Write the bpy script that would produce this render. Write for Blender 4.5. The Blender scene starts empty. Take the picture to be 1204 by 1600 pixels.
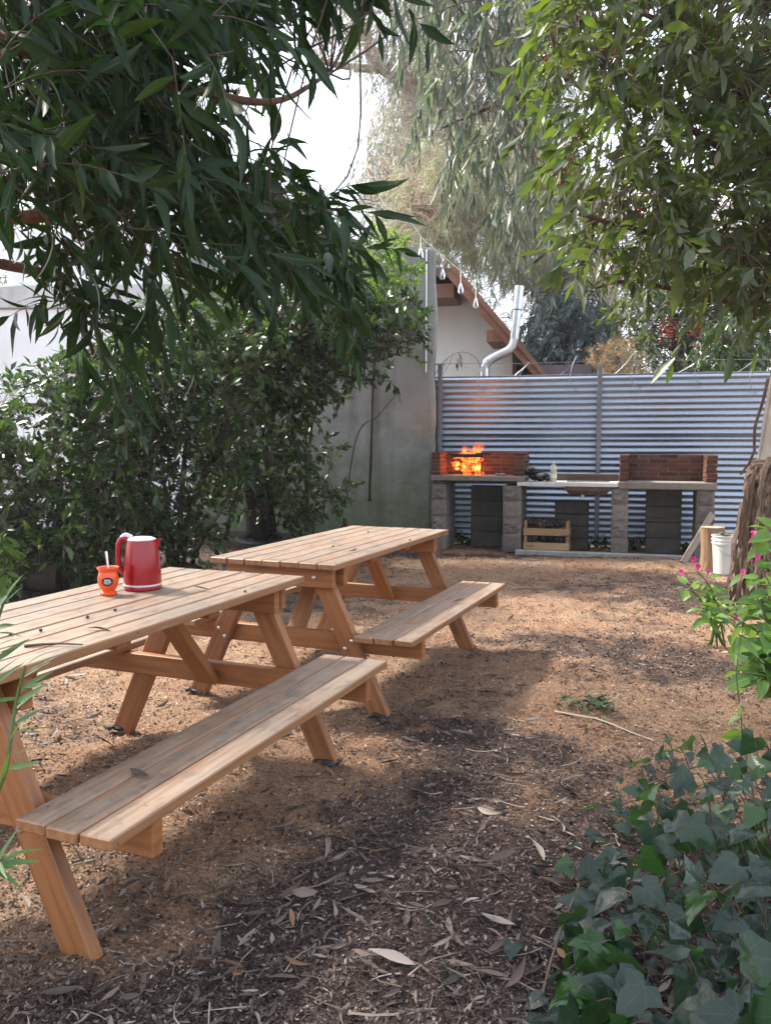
import bpy, math, random
import numpy as np
from mathutils import Vector, Matrix

random.seed(11)
rng = np.random.default_rng(11)
sc = bpy.context.scene
col = sc.collection
R = math.radians

# ------------------------------------------------------------------ camera
F, PITCH, CH = 1302.0, 0.0849, 1.326
CP, SP = math.cos(PITCH), math.sin(PITCH)
cam_d = bpy.data.cameras.new('camera')
cam_d.sensor_fit = 'VERTICAL'
cam_d.sensor_height = 24.0
cam_d.sensor_width = 24.0
cam_d.lens = 24.0 * F / 1600.0
cam_d.clip_start = 0.05
cam_d.clip_end = 2000.0
cam = bpy.data.objects.new('camera', cam_d)
cam.location = (0, 0, CH)
cam.rotation_euler = (math.pi / 2 - PITCH, 0, 0)
col.objects.link(cam)
sc.camera = cam

# ------------------------------------------------------------------ light
SUN_DIR = Vector((-0.62, 0.42, 0.80)).normalized()      # towards the sun
elev = math.asin(SUN_DIR.z)
azim = math.atan2(SUN_DIR.x, SUN_DIR.y)
world = bpy.data.worlds.new('World')
sc.world = world
world.use_nodes = True
wn = world.node_tree
wn.nodes.clear()
wo = wn.nodes.new('ShaderNodeOutputWorld')
wb = wn.nodes.new('ShaderNodeBackground')
sky = wn.nodes.new('ShaderNodeTexSky')
sky.sky_type = 'NISHITA'
sky.sun_disc = False
sky.sun_elevation = elev
sky.sun_rotation = azim
sky.air_density = 1.0
sky.dust_density = 3.0
sky.ozone_density = 1.0
wb.inputs['Strength'].default_value = 0.15
# bright thin cloud over most of the sky
wtc = wn.nodes.new('ShaderNodeTexCoord')
wno = wn.nodes.new('ShaderNodeTexNoise')
wno.inputs['Scale'].default_value = 2.6
wno.inputs['Detail'].default_value = 6
wno.inputs['Roughness'].default_value = .6
wn.links.new(wtc.outputs['Generated'], wno.inputs['Vector'])
wmr = wn.nodes.new('ShaderNodeMapRange')
wmr.inputs[1].default_value = .30; wmr.inputs[2].default_value = .62
wmr.inputs[3].default_value = .30; wmr.inputs[4].default_value = .95
wn.links.new(wno.outputs['Fac'], wmr.inputs[0])
wmx = wn.nodes.new('ShaderNodeMix'); wmx.data_type = 'RGBA'
wn.links.new(wmr.outputs[0], wmx.inputs[0])
wn.links.new(sky.outputs[0], wmx.inputs[6])
wmx.inputs[7].default_value = (3.15, 3.3, 3.6, 1)
wn.links.new(wmx.outputs[2], wb.inputs['Color'])
wn.links.new(wb.outputs[0], wo.inputs['Surface'])
sun_d = bpy.data.lights.new('sun', 'SUN')
sun_d.energy = 3.0
sun_d.angle = R(6)
sun_d.color = (1.0, 0.93, 0.82)
sun = bpy.data.objects.new('sun', sun_d)
sun.rotation_euler = (-SUN_DIR).to_track_quat('-Z', 'Y').to_euler()
sun.location = (-10, 8, 15)
col.objects.link(sun)
sc.view_settings.view_transform = 'Standard'
sc.view_settings.look = 'None'
sc.view_settings.gamma = 1.0
sc.view_settings.use_curve_mapping = False
sc.view_settings.exposure = 2.2
sc.render.engine = 'CYCLES'
cy = sc.cycles
cy.use_denoising = True
try:
    cy.denoiser = 'OPENIMAGEDENOISE'
    cy.denoising_prefilter = 'ACCURATE'
except Exception:
    pass
cy.max_bounces = 8
cy.diffuse_bounces = 4
cy.glossy_bounces = 3
cy.transmission_bounces = 5
cy.transparent_max_bounces = 10
cy.sample_clamp_indirect = 6.0
cy.caustics_reflective = False
cy.caustics_refractive = False


# ------------------------------------------------------------------ helpers
def ray(u, v):
    a = (u - 602.0) / F
    b = -(v - 800.0) / F
    return Vector((a, CP + b * SP, -SP + b * CP))


def at(u, v, Y):
    d = ray(u, v)
    t = Y / d.y
    return Vector((d.x * t, Y, CH + d.z * t))


def onz(u, v, z=0.0):
    d = ray(u, v)
    t = (z - CH) / d.z
    return Vector((d.x * t, d.y * t, z))


def plane_hit(u, v, p0, n):
    d = ray(u, v)
    o = Vector((0, 0, CH))
    t = (Vector(p0) - o).dot(n) / d.dot(n)
    return o + d * t


def project(P):
    P = np.asarray(P, float)
    x, y, z = P[..., 0], P[..., 1], P[..., 2] - CH
    fw = y * CP - z * SP
    up = y * SP + z * CP
    fw = np.where(np.abs(fw) < 1e-3, 1e-3, fw)
    return 602 + F * x / fw, 800 - F * up / fw, fw


def setp(o, label=None, cat=None, group=None, kind=None):
    if label: o['label'] = label
    if cat: o['category'] = cat
    if group: o['group'] = group
    if kind: o['kind'] = kind
    return o


def empty(name, loc, label, cat, group=None, rz=0.0):
    o = bpy.data.objects.new(name, None)
    o.empty_display_size = 0.1
    o.location = loc
    o.rotation_euler = (0, 0, rz)
    col.objects.link(o)
    return setp(o, label, cat, group)


def link(name, me, parent=None, M=None):
    o = bpy.data.objects.new(name, me)
    col.objects.link(o)
    if parent is not None:
        o.parent = parent
    if M is not None:
        o.matrix_basis = M
    return o


def np_mesh(name, V, faces, m=None, smooth=False, luv=None, fl=None):
    """V (n,3); faces list of index arrays, each (k,nv)"""
    me = bpy.data.meshes.new(name)
    V = np.ascontiguousarray(V, dtype=np.float32)
    me.vertices.add(len(V))
    me.vertices.foreach_set('co', V.ravel())
    tot = np.concatenate([np.full(len(f), f.shape[1], np.int32) for f in faces])
    idx = np.concatenate([f.astype(np.int32).ravel() for f in faces])
    st = np.concatenate([[0], np.cumsum(tot)[:-1]]).astype(np.int32)
    me.loops.add(len(idx))
    me.loops.foreach_set('vertex_index', idx)
    me.polygons.add(len(tot))
    me.polygons.foreach_set('loop_start', st)
    me.polygons.foreach_set('loop_total', tot)
    if smooth:
        me.polygons.foreach_set('use_smooth', np.ones(len(tot), bool))
    if luv is not None:
        a = me.attributes.new('luv', 'FLOAT_VECTOR', 'POINT')
        a.data.foreach_set('vector', np.ascontiguousarray(luv, np.float32).ravel())
    if fl is not None:
        for k, arr in fl.items():
            a = me.attributes.new(k, 'FLOAT', 'POINT')
            a.data.foreach_set('value', np.ascontiguousarray(arr, np.float32))
    me.update(calc_edges=True)
    me.validate()
    if m is not None:
        me.materials.append(m)
    return me


class MB:
    """collects simple shapes into one mesh"""
    def __init__(s):
        s.v = []; s.f = []; s.mi = []

    def add(s, V, Fs, M=None, mi=0):
        b = len(s.v)
        for p in V:
            p = Vector(p)
            s.v.append(tuple(M @ p) if M is not None else tuple(p))
        for f in Fs:
            s.f.append(tuple(b + i for i in f))
            s.mi.append(mi)
        return s

    def box(s, x0, x1, y0, y1, z0, z1, b=0.0, M=None, mi=0, jit=0.0):
        c = Vector(((x0 + x1) / 2, (y0 + y1) / 2, (z0 + z1) / 2))
        h = Vector((abs(x1 - x0) / 2, abs(y1 - y0) / 2, abs(z1 - z0) / 2))
        if b <= 0:
            V = [(c.x + sx * h.x, c.y + sy * h.y, c.z + sz * h.z) for sx in (-1, 1) for sy in (-1, 1) for sz in (-1, 1)]
            Fs = [(0, 1, 3, 2), (4, 6, 7, 5), (0, 4, 5, 1), (2, 3, 7, 6), (0, 2, 6, 4), (1, 5, 7, 3)]
            return s.add(V, Fs, M, mi)
        V = []; ix = {}
        for sx in (-1, 1):
            for sy in (-1, 1):
                for sz in (-1, 1):
                    j = [random.uniform(-jit, jit) for _ in range(3)]
                    for ax in range(3):
                        q = [h.x * sx, h.y * sy, h.z * sz]
                        for k in range(3):
                            if k != ax:
                                q[k] -= b * (1 if q[k] > 0 else -1)
                        ix[(sx, sy, sz, ax)] = len(V)
                        V.append((c.x + q[0] + j[0], c.y + q[1] + j[1], c.z + q[2] + j[2]))
        Fs = []
        for ax in range(3):
            o1, o2 = (ax + 1) % 3, (ax + 2) % 3
            for sg in (-1, 1):
                q = []
                for a_, b_ in ((-1, -1), (1, -1), (1, 1), (-1, 1)):
                    k = [0, 0, 0]; k[ax] = sg; k[o1] = a_; k[o2] = b_
                    q.append(ix[(k[0], k[1], k[2], ax)])
                Fs.append(tuple(q if sg > 0 else q[::-1]))
            for a_ in (-1, 1):          # edges along ax
                for b_ in (-1, 1):
                    k0 = [0, 0, 0]; k0[ax] = -1; k0[o1] = a_; k0[o2] = b_
                    k1 = list(k0); k1[ax] = 1
                    f = (ix[(*k0, o1)], ix[(*k1, o1)], ix[(*k1, o2)], ix[(*k0, o2)])
                    Fs.append(f if a_ * b_ < 0 else f[::-1])
        for sx in (-1, 1):
            for sy in (-1, 1):
                for sz in (-1, 1):
                    f = tuple(ix[(sx, sy, sz, a)] for a in range(3))
                    Fs.append(f if sx * sy * sz > 0 else f[::-1])
        return s.add(V, Fs, M, mi)

    def tube(s, pts, rad, n=8, cap=True, M=None, mi=0, wob=0.0, ph=0.0):
        pts = [Vector(p) for p in pts]
        if not hasattr(rad, '__len__'):
            rad = [rad] * len(pts)
        V = []; Fs = []
        up = None
        for i, p in enumerate(pts):
            t = (pts[min(i + 1, len(pts) - 1)] - pts[max(i - 1, 0)])
            t = t.normalized() if t.length > 1e-9 else Vector((0, 0, 1))
            if up is None:
                up = t.orthogonal().normalized()
            up = (up - t * up.dot(t))
            up = up.normalized() if up.length > 1e-6 else t.orthogonal().normalized()
            w = t.cross(up)
            for k in range(n):
                a = 2 * math.pi * k / n + ph
                r = rad[i] * (1 + (random.uniform(-wob, wob) if wob else 0))
                V.append(p + up * (r * math.cos(a)) + w * (r * math.sin(a)))
        for i in range(len(pts) - 1):
            for k in range(n):
                k2 = (k + 1) % n
                Fs.append((i * n + k, i * n + k2, (i + 1) * n + k2, (i + 1) * n + k))
        if cap:
            Fs.append(tuple(range(n))[::-1])
            Fs.append(tuple((len(pts) - 1) * n + k for k in range(n)))
        return s.add(V, Fs, M, mi)

    def lathe(s, prof, n=24, M=None, mi=0, cap0=True, cap1=True):
        V = []; Fs = []
        for r, z in prof:
            for k in range(n):
                a = 2 * math.pi * k / n
                V.append((r * math.cos(a), r * math.sin(a), z))
        for i in range(len(prof) - 1):
            for k in range(n):
                k2 = (k + 1) % n
                Fs.append((i * n + k, i * n + k2, (i + 1) * n + k2, (i + 1) * n + k))
        if cap0: Fs.append(tuple(range(n))[::-1])
        if cap1: Fs.append(tuple((len(prof) - 1) * n + k for k in range(n)))
        return s.add(V, Fs, M, mi)

    def prism(s, poly, y0, y1, M=None, mi=0):
        """polygon in x,z extruded along y"""
        n = len(poly)
        V = [(x, y0, z) for x, z in poly] + [(x, y1, z) for x, z in poly]
        Fs = [tuple(range(n)), tuple(range(2 * n - 1, n - 1, -1))]
        for k in range(n):
            k2 = (k + 1) % n
            Fs.append((k2, k, n + k, n + k2))
        return s.add(V, Fs, M, mi)

    def mesh(s, name, m=None, smooth=False):
        me = bpy.data.meshes.new(name)
        me.from_pydata(s.v, [], s.f)
        ms = m if isinstance(m, (list, tuple)) else [m]
        for q in ms:
            if q is not None: me.materials.append(q)
        if len(ms) > 1:
            me.polygons.foreach_set('material_index', s.mi)
        if smooth:
            me.polygons.foreach_set('use_smooth', [True] * len(me.polygons))
            try:
                me.set_sharp_from_angle(angle=R(40))
            except Exception:
                pass
        me.update()
        return me

    def build(s, name, m, parent=None, M=None, smooth=False):
        return link(name, s.mesh(name, m, smooth), parent, M)


# ------------------------------------------------------------------ noise in numpy
_lat = np.random.default_rng(5).random((256, 256))


def vnoise(x, y):
    xi = np.floor(x).astype(int); yi = np.floor(y).astype(int)
    fx = x - xi; fy = y - yi
    fx = fx * fx * (3 - 2 * fx); fy = fy * fy * (3 - 2 * fy)
    g = lambda a, b: _lat[a & 255, b & 255]
    return (g(xi, yi) * (1 - fx) + g(xi + 1, yi) * fx) * (1 - fy) + (g(xi, yi + 1) * (1 - fx) + g(xi + 1, yi + 1) * fx) * fy


def fbm(x, y, o=4):
    s = 0; a = 0.5; t = 0
    for i in range(o):
        s = s + a * vnoise(x * 2 ** i + 17.3 * i, y * 2 ** i + 9.1 * i); t += a; a *= 0.5
    return s / t


# ------------------------------------------------------------------ material helpers
class NT:
    def __init__(s, name):
        s.m = bpy.data.materials.new(name)
        s.m.use_nodes = True
        s.t = s.m.node_tree
        s.n = s.t.nodes
        s.b = s.n['Principled BSDF']
        s.out = s.n['Material Output']

    def node(s, ty, **kw):
        n = s.n.new(ty)
        for k, v in kw.items():
            setattr(n, k, v)
        return n

    def l(s, a, b):
        s.t.links.new(a, b)

    def val(s, sock, v):
        if hasattr(v, 'is_linked') or isinstance(v, bpy.types.NodeSocket):
            s.l(v, sock)
        else:
            sock.default_value = v

    def coord(s, which='Object'):
        return s.node('ShaderNodeTexCoord').outputs[which]

    def mapping(s, vec, scale=(1, 1, 1), loc=(0, 0, 0)):
        n = s.node('ShaderNodeMapping')
        s.l(vec, n.inputs[0])
        n.inputs['Scale'].default_value = scale
        s.val(n.inputs['Location'], loc)
        return n.outputs[0]

    def noise(s, vec, scale, detail=4, rough=0.55, dist=0.0):
        n = s.node('ShaderNodeTexNoise')
        if vec is not None: s.l(vec, n.inputs['Vector'])
        n.inputs['Scale'].default_value = scale
        n.inputs['Detail'].default_value = detail
        n.inputs['Roughness'].default_value = rough
        n.inputs['Distortion'].default_value = dist
        return n.outputs['Fac']

    def voro(s, vec, scale, feature='F1', out='Distance'):
        n = s.node('ShaderNodeTexVoronoi', feature=feature)
        if vec is not None: s.l(vec, n.inputs['Vector'])
        n.inputs['Scale'].default_value = scale
        return n.outputs[out]

    def ramp(s, fac, stops):
        n = s.node('ShaderNodeValToRGB')
        s.l(fac, n.inputs[0])
        e = n.color_ramp.elements
        while len(e) < len(stops): e.new(0.5)
        for q, (p, c) in zip(e, stops):
            q.position = p
            q.color = (*c, 1) if len(c) == 3 else c
        return n.outputs[0]

    def gray(s, fac, a, b):
        n = s.node('ShaderNodeMapRange')
        s.l(fac, n.inputs[0])
        n.inputs[1].default_value = a; n.inputs[2].default_value = b
        return n.outputs[0]

    def mix(s, f, a, b, mode='MIX'):
        n = s.node('ShaderNodeMix', data_type='RGBA', blend_type=mode)
        s.val(n.inputs[0], f)
        for sock, v in ((n.inputs[6], a), (n.inputs[7], b)):
            if isinstance(v, tuple): v = (*v, 1) if len(v) == 3 else v
            s.val(sock, v)
        return n.outputs[2]

    def math(s, op, a, b=None, clamp=False):
        n = s.node('ShaderNodeMath', operation=op, use_clamp=clamp)
        s.val(n.inputs[0], a)
        if b is not None: s.val(n.inputs[1], b)
        return n.outputs[0]

    def attr(s, name, out='Fac'):
        n = s.node('ShaderNodeAttribute', attribute_name=name)
        return n.outputs[out]

    def rand(s):
        """a random number per leaf, joined or single"""
        a = s.node('ShaderNodeNewGeometry').outputs['Random Per Island']
        b = s.node('ShaderNodeObjectInfo').outputs['Random']
        return s.math('FRACT', s.math('ADD', a, b))

    def bump(s, h, strength=0.3, dist=0.01):
        n = s.node('ShaderNodeBump')
        n.inputs['Strength'].default_value = strength
        n.inputs['Distance'].default_value = dist
        s.l(h, n.inputs['Height'])
        s.l(n.outputs[0], s.b.inputs['Normal'])
        return n.outputs[0]

    def set(s, **kw):
        for k, v in kw.items():
            k = {'color': 'Base Color', 'rough': 'Roughness', 'metal': 'Metallic', 'spec': 'Specular IOR Level'}.get(k, k)
            if isinstance(v, tuple) and len(v) == 3: v = (*v, 1)
            s.val(s.b.inputs[k], v)
        return s


def leaf_mat(name, stops, trans, tw=0.35, rough=0.45, back=None, rib=(0.12, 0.16, 0.06), ribw=0.07, spec=0.5, hue=0.0):
    k = NT(name)
    r = k.rand()
    c = k.ramp(r, stops)
    # slow variation from clump to clump
    pos = k.node('ShaderNodeNewGeometry').outputs['Position']
    n = k.noise(pos, 1.7, 2)
    c = k.mix(k.gray(n, 0.35, 0.7), c, k.mix(0.5, c, stops[0][1]))
    luv = k.attr('luv', 'Vector')
    sx = k.node('ShaderNodeSeparateXYZ'); k.l(luv, sx.inputs[0])
    ribm = k.math('LESS_THAN', k.math('ABSOLUTE', sx.outputs[0]), ribw)
    c = k.mix(k.math('MULTIPLY', ribm, 0.55), c, rib)
    if back:
        bf = k.node('ShaderNodeNewGeometry').outputs['Backfacing']
        c = k.mix(k.math('MULTIPLY', bf, 0.75), c, back)
    k.set(color=c, rough=rough, spec=spec)
    fine = k.noise(pos, 160, 2)
    k.bump(fine, 0.12, 0.004)
    tr = k.node('ShaderNodeBsdfTranslucent')
    k.l(k.mix(r, trans, tuple(x * 0.6 for x in trans)), tr.inputs[0])
    ms = k.node('ShaderNodeMixShader')
    ms.inputs[0].default_value = tw
    k.l(k.b.outputs[0], ms.inputs[1]); k.l(tr.outputs[0], ms.inputs[2])
    k.l(ms.outputs[0], k.out.inputs[0])
    return k.m


M_ = {}
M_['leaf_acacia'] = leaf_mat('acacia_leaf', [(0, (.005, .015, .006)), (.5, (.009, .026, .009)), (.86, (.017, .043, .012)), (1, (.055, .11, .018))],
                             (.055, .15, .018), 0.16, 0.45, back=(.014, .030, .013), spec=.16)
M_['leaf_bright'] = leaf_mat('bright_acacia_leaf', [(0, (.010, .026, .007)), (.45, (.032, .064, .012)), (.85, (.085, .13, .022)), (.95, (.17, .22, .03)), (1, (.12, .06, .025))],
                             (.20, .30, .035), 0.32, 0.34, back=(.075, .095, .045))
M_['leaf_euc'] = leaf_mat('eucalyptus_leaf', [(0, (.024, .040, .028)), (.5, (.050, .072, .050)), (1, (.11, .135, .095))],
                          (.20, .26, .14), 0.36, 0.38)
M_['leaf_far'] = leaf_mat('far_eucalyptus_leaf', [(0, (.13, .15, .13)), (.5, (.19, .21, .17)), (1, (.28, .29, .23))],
                        (.40, .44, .34), 0.5, 0.5)  # pale tone carries backlight glare and haze in the colour
M_['needle'] = leaf_mat('casuarina_needle', [(0, (.13, .145, .09)), (.6, (.20, .21, .115)), (1, (.30, .25, .14))],
                        (.42, .42, .24), 0.48, 0.6)  # paled so that haze over the tree sits in its colour
M_['leaf_blue'] = leaf_mat('blue_green_leaf', [(0, (.045, .075, .09)), (.6, (.075, .11, .125)), (1, (.14, .16, .10))],
                           (.13, .18, .15), 0.34, 0.45)  # bluish smoke haze partly put into the leaf colour
M_['leaf_shrub'] = leaf_mat('shrub_leaf', [(0, (.006, .014, .006)), (.5, (.015, .034, .011)), (.82, (.034, .068, .018)), (1, (.12, .20, .03))],
                             (.10, .20, .03), 0.24, 0.26, spec=0.42)
M_['leaf_ochre'] = leaf_mat('ochre_leaf', [(0, (.25, .15, .06)), (1, (.42, .28, .12))], (.4, .28, .12), 0.4, 0.6)
M_['leaf_lime'] = leaf_mat('lime_leaf', [(0, (.07, .16, .02)), (.6, (.12, .24, .03)), (1, (.2, .32, .05))],
                           (.3, .45, .05), 0.4, 0.45, rib=(.2, .3, .1))
M_['leaf_flower'] = leaf_mat('four_o_clock_leaf', [(0, (.045, .115, .018)), (.6, (.085, .18, .022)), (1, (.17, .28, .035))],
                             (.25, .42, .05), 0.38, 0.5, rib=(.2, .3, .1))
M_['leaf_sprig'] = leaf_mat('sprig_leaf', [(0, (.04, .11, .03)), (1, (.09, .19, .05))], (.2, .35, .06), 0.35, 0.42)
M_['leaf_wilt'] = leaf_mat('wilted_leaf', [(0, (.02, .045, .02)), (1, (.05, .085, .03))], (.06, .1, .03), 0.15, 0.6)


def ivy_mat():
    k = NT('ivy_leaf')
    r = k.rand()
    c = k.ramp(r, [(0, (.005, .014, .010)), (.5, (.010, .024, .017)), (.84, (.017, .034, .024)), (.85, (.012, .040, .008)), (1, (.022, .065, .010))])
    luv = k.attr('luv', 'Vector')
    sx = k.node('ShaderNodeSeparateXYZ'); k.l(luv, sx.inputs[0])
    ang = k.math('ARCTAN2', sx.outputs[1], sx.outputs[0])
    rad = k.node('ShaderNodeVectorMath', operation='LENGTH'); k.l(luv, rad.inputs[0])
    a2 = k.math('ABSOLUTE', k.math('SUBTRACT', k.math('PINGPONG', k.math('ABSOLUTE', ang), 0.40), 0.0))
    w = k.math('MULTIPLY', a2, rad.outputs['Value'])
    vein = k.math('LESS_THAN', w, 0.011)
    c = k.mix(k.math('MULTIPLY', vein, 0.22), c, (.10, .14, .10))
    blot = k.noise(luv, 4.0, 3)
    c = k.mix(k.math('MULTIPLY', k.gray(blot, .5, .75), .3), c, (.035, .052, .042))
    k.set(color=c, rough=0.24, spec=0.38)
    h = k.math('ADD', k.math('MULTIPLY', vein, -0.6), k.noise(luv, 7, 3))
    k.bump(h, 0.35, 0.004)
    tr = k.node('ShaderNodeBsdfTranslucent'); tr.inputs[0].default_value = (.1, .24, .04, 1)
    ms = k.node('ShaderNodeMixShader'); ms.inputs[0].default_value = 0.2
    k.l(k.b.outputs[0], ms.inputs[1]); k.l(tr.outputs[0], ms.inputs[2]); k.l(ms.outputs[0], k.out.inputs[0])
    return k.m


M_['ivy'] = ivy_mat()


def bark_mat(name, c0, c1, scale=(8, 8, 1.6), bs=0.7, patch=None):
    k = NT(name)
    v = k.mapping(k.coord(), scale)
    n = k.noise(v, 3.0, 6, 0.6, 0.4)
    c = k.ramp(n, [(.3, c0), (.7, c1)])
    if patch:
        p = k.noise(k.coord(), 2.2, 4)
        c = k.mix(k.gray(p, .5, .62), c, patch)
    k.set(color=c, rough=.85)
    k.bump(n, bs, .02)
    return k.m


M_['bark'] = bark_mat('dark_bark', (.025, .018, .013), (.085, .06, .042))
M_['twig'] = bark_mat('twig_bark', (.06, .042, .028), (.15, .11, .075), (20, 20, 20), .3)
M_['bark_red'] = bark_mat('red_brown_bark', (.05, .022, .012), (.13, .07, .04))
M_['gum_bark'] = bark_mat('smooth_gum_bark', (.18, .155, .13), (.34, .31, .275), (2.5, 2.5, .8), .35, patch=(.22, .17, .13))
M_['bark_strip'] = bark_mat('peeling_bark', (.06, .038, .026), (.24, .165, .115), (30, 30, 3), .8)
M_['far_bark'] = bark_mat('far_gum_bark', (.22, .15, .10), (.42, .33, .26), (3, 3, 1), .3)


def wood_mat(name, base, dark, wear_sheen=0.0, greyc=(.40, .35, .29), gloss=.5):
    k = NT(name)
    rnd = k.node('ShaderNodeObjectInfo').outputs['Random']
    off = k.node('ShaderNodeCombineXYZ')
    k.l(k.math('MULTIPLY', rnd, 37.0), off.inputs[0]); k.l(k.math('MULTIPLY', rnd, 11.0), off.inputs[1]); k.l(k.math('MULTIPLY', rnd, 5.0), off.inputs[2])
    ob = k.coord()
    add = k.node('ShaderNodeVectorMath', operation='ADD'); k.l(ob, add.inputs[0]); k.l(off.outputs[0], add.inputs[1])
    v = k.mapping(add.outputs[0], (1.1, 14, 14))
    n1 = k.noise(v, 3.0, 5, .6, .8)
    # ring like figure
    w = k.node('ShaderNodeTexWave', wave_type='BANDS', bands_direction='Y')
    k.l(k.mapping(add.outputs[0], (.35, 9, 9)), w.inputs['Vector'])
    w.inputs['Scale'].default_value = .9; w.inputs['Distortion'].default_value = 9.0
    w.inputs['Detail'].default_value = 3; w.inputs['Detail Scale'].default_value = 1.2
    fine = k.noise(k.mapping(add.outputs[0], (6, 160, 160)), 2.0, 3)
    g = k.math('ADD', k.math('MULTIPLY', n1, .62), k.math('MULTIPLY', w.outputs['Fac'], .10))
    g = k.math('ADD', g, k.math('MULTIPLY', fine, .26))
    c = k.ramp(g, [(.25, dark), (.55, base), (.85, tuple(min(1, x * 1.25) for x in base))])
    tint = k.ramp(rnd, [(0, (.68, .60, .54)), (.3, (1, .93, .87)), (.6, (.9, .86, .83)), (1, (1.14, 1.12, 1.1))])
    c = k.mix(1.0, c, tint, 'MULTIPLY')
    # knots
    kn = k.voro(k.mapping(add.outputs[0], (2.2, 7.5, 7.5)), 1.0)
    kd = k.math('SUBTRACT', 1.0, k.gray(kn, .07, .20), clamp=True)
    c = k.mix(k.math('MULTIPLY', kd, .75), c, tuple(x * .3 for x in base))
    if wear_sheen > 0:
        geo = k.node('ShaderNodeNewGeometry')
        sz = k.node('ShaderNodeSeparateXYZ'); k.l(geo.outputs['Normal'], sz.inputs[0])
        upm = k.gray(sz.outputs[2], .6, .95)  # upward faces paler: greyed wear plus sky gloss put into the colour
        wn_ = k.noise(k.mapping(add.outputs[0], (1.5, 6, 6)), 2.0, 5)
        amt = k.math('MULTIPLY', upm, k.math('MULTIPLY', k.gray(wn_, .12, .55), wear_sheen))
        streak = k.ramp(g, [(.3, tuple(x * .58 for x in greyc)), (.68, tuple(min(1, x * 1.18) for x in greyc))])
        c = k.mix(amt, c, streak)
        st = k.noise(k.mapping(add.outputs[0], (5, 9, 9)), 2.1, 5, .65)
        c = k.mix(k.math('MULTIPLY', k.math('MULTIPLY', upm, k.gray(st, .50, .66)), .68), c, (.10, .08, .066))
        sp = k.voro(add.outputs[0], 26.0)
        sn = k.noise(add.outputs[0], 4.0, 2)
        spm = k.math('MULTIPLY', k.math('LESS_THAN', sp, .13), k.gray(sn, .5, .6))
        c = k.mix(k.math('MULTIPLY', spm, .6), c, (.06, .045, .035))
    k.set(color=c, rough=k.math('ADD', k.math('MULTIPLY', fine, .25), gloss), spec=.45)
    k.bump(g, .35, .006)
    return k.m


M_['plank'] = wood_mat('weathered_sheen_pine', (.30, .155, .073), (.165, .08, .036), .82, (.285, .228, .178), .34)
M_['frame'] = wood_mat('oiled_pine', (.29, .125, .045), (.155, .058, .02), 0, gloss=.36)
M_['crate'] = wood_mat('crate_wood', (.30, .20, .105), (.16, .10, .05), 0, gloss=.6)
M_['oldwood'] = wood_mat('grey_old_wood', (.26, .21, .17), (.13, .10, .08), 0, gloss=.7)
M_['backboard'] = wood_mat('brown_back_board', (.15, .10, .075), (.08, .055, .04), 0, gloss=.7)
M_['house_wood'] = wood_mat('red_brown_stained_wood', (.25, .115, .068), (.13, .055, .033), 0, gloss=.5)


def simple(name, c, rough=.5, metal=0.0, var=.25, scale=14, bs=.15, **kw):
    k = NT(name)
    n = k.noise(k.coord(), scale, 5)
    cc = k.ramp(n, [(.3, tuple(x * (1 - var) for x in c)), (.7, tuple(min(1, x * (1 + var)) for x in c))])
    k.set(color=cc, rough=rough, metal=metal, **kw)
    if bs: k.bump(n, bs, .01)
    return k.m


def concrete_mat(name, c, moss=0.0, dark=(.12, .12, .11), scale=1.0, bs=.4, streak=.5, lo=.62, hi=1.22):
    k = NT(name)
    p = k.coord()
    a = k.noise(p, 1.1 * scale, 7, .62, .3)
    cc = k.ramp(a, [(.28, tuple(x * lo for x in c)), (.5, c), (.75, tuple(min(1, x * hi) for x in c))])
    st = k.noise(k.mapping(p, (2.2, 2.2, .18)), 1.6 * scale, 5)
    cc = k.mix(k.math('MULTIPLY', k.gray(st, .5, .72), streak), cc, dark)
    f = k.noise(p, 26 * scale, 5, .6)
    cc = k.mix(k.math('MULTIPLY', k.gray(f, .5, .75), .3), cc, tuple(x * (.55 if lo < .8 else .85) for x in c))
    if moss:
        z = k.node('ShaderNodeSeparateXYZ'); k.l(p, z.inputs[0])
        mz = k.math('SUBTRACT', 1.0, k.gray(z.outputs[2], 0.15, 2.0), clamp=True)
        mn = k.noise(p, 2.3, 6, .65)
        mm = k.math('MULTIPLY', k.gray(k.math('ADD', mn, k.math('MULTIPLY', mz, .45)), .55, .95), moss)
        cc = k.mix(mm, cc, (.075, .105, .04))
    k.set(color=cc, rough=.9, spec=.3)
    k.bump(k.math('ADD', k.math('MULTIPLY', a, .6), k.math('MULTIPLY', f, .4)), bs, .015)
    return k.m


M_['concrete'] = concrete_mat('old_concrete_render', (.27, .27, .255), moss=.75, dark=(.115, .115, .10), streak=.85)
M_['whitewash'] = concrete_mat('white_painted_render', (.83, .84, .85), dark=(.55, .55, .54), bs=.15, streak=.3, lo=.9, hi=1.03)
M_['house_white'] = concrete_mat('white_house_render', (.88, .885, .88), dark=(.62, .60, .57), bs=.1, streak=.3, lo=.93, hi=1.02)
M_['ledge'] = concrete_mat('pale_ledge_render', (.56, .56, .55), dark=(.3, .3, .29), bs=.2, streak=.6)
M_['slab'] = concrete_mat('grill_slab_concrete', (.19, .165, .14), dark=(.1, .09, .08), scale=4, bs=.5, streak=.3)
M_['counter'] = concrete_mat('counter_slab', (.55, .54, .52), dark=(.3, .29, .27), scale=4, bs=.2, streak=.25)


def block_mat():
    k = NT('split_face_block')
    rnd = k.node('ShaderNodeObjectInfo').outputs['Random']
    p = k.coord()
    a = k.noise(p, 16, 7, .7)
    base = k.ramp(rnd, [(0, (.22, .20, .175)), (1, (.33, .30, .265))])
    cc = k.mix(k.gray(a, .35, .7), base, k.mix(1.0, base, (.45, .43, .42), 'MULTIPLY'))
    k.set(color=cc, rough=.95, spec=.2)
    k.bump(a, 1.0, .03)
    return k.m


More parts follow.
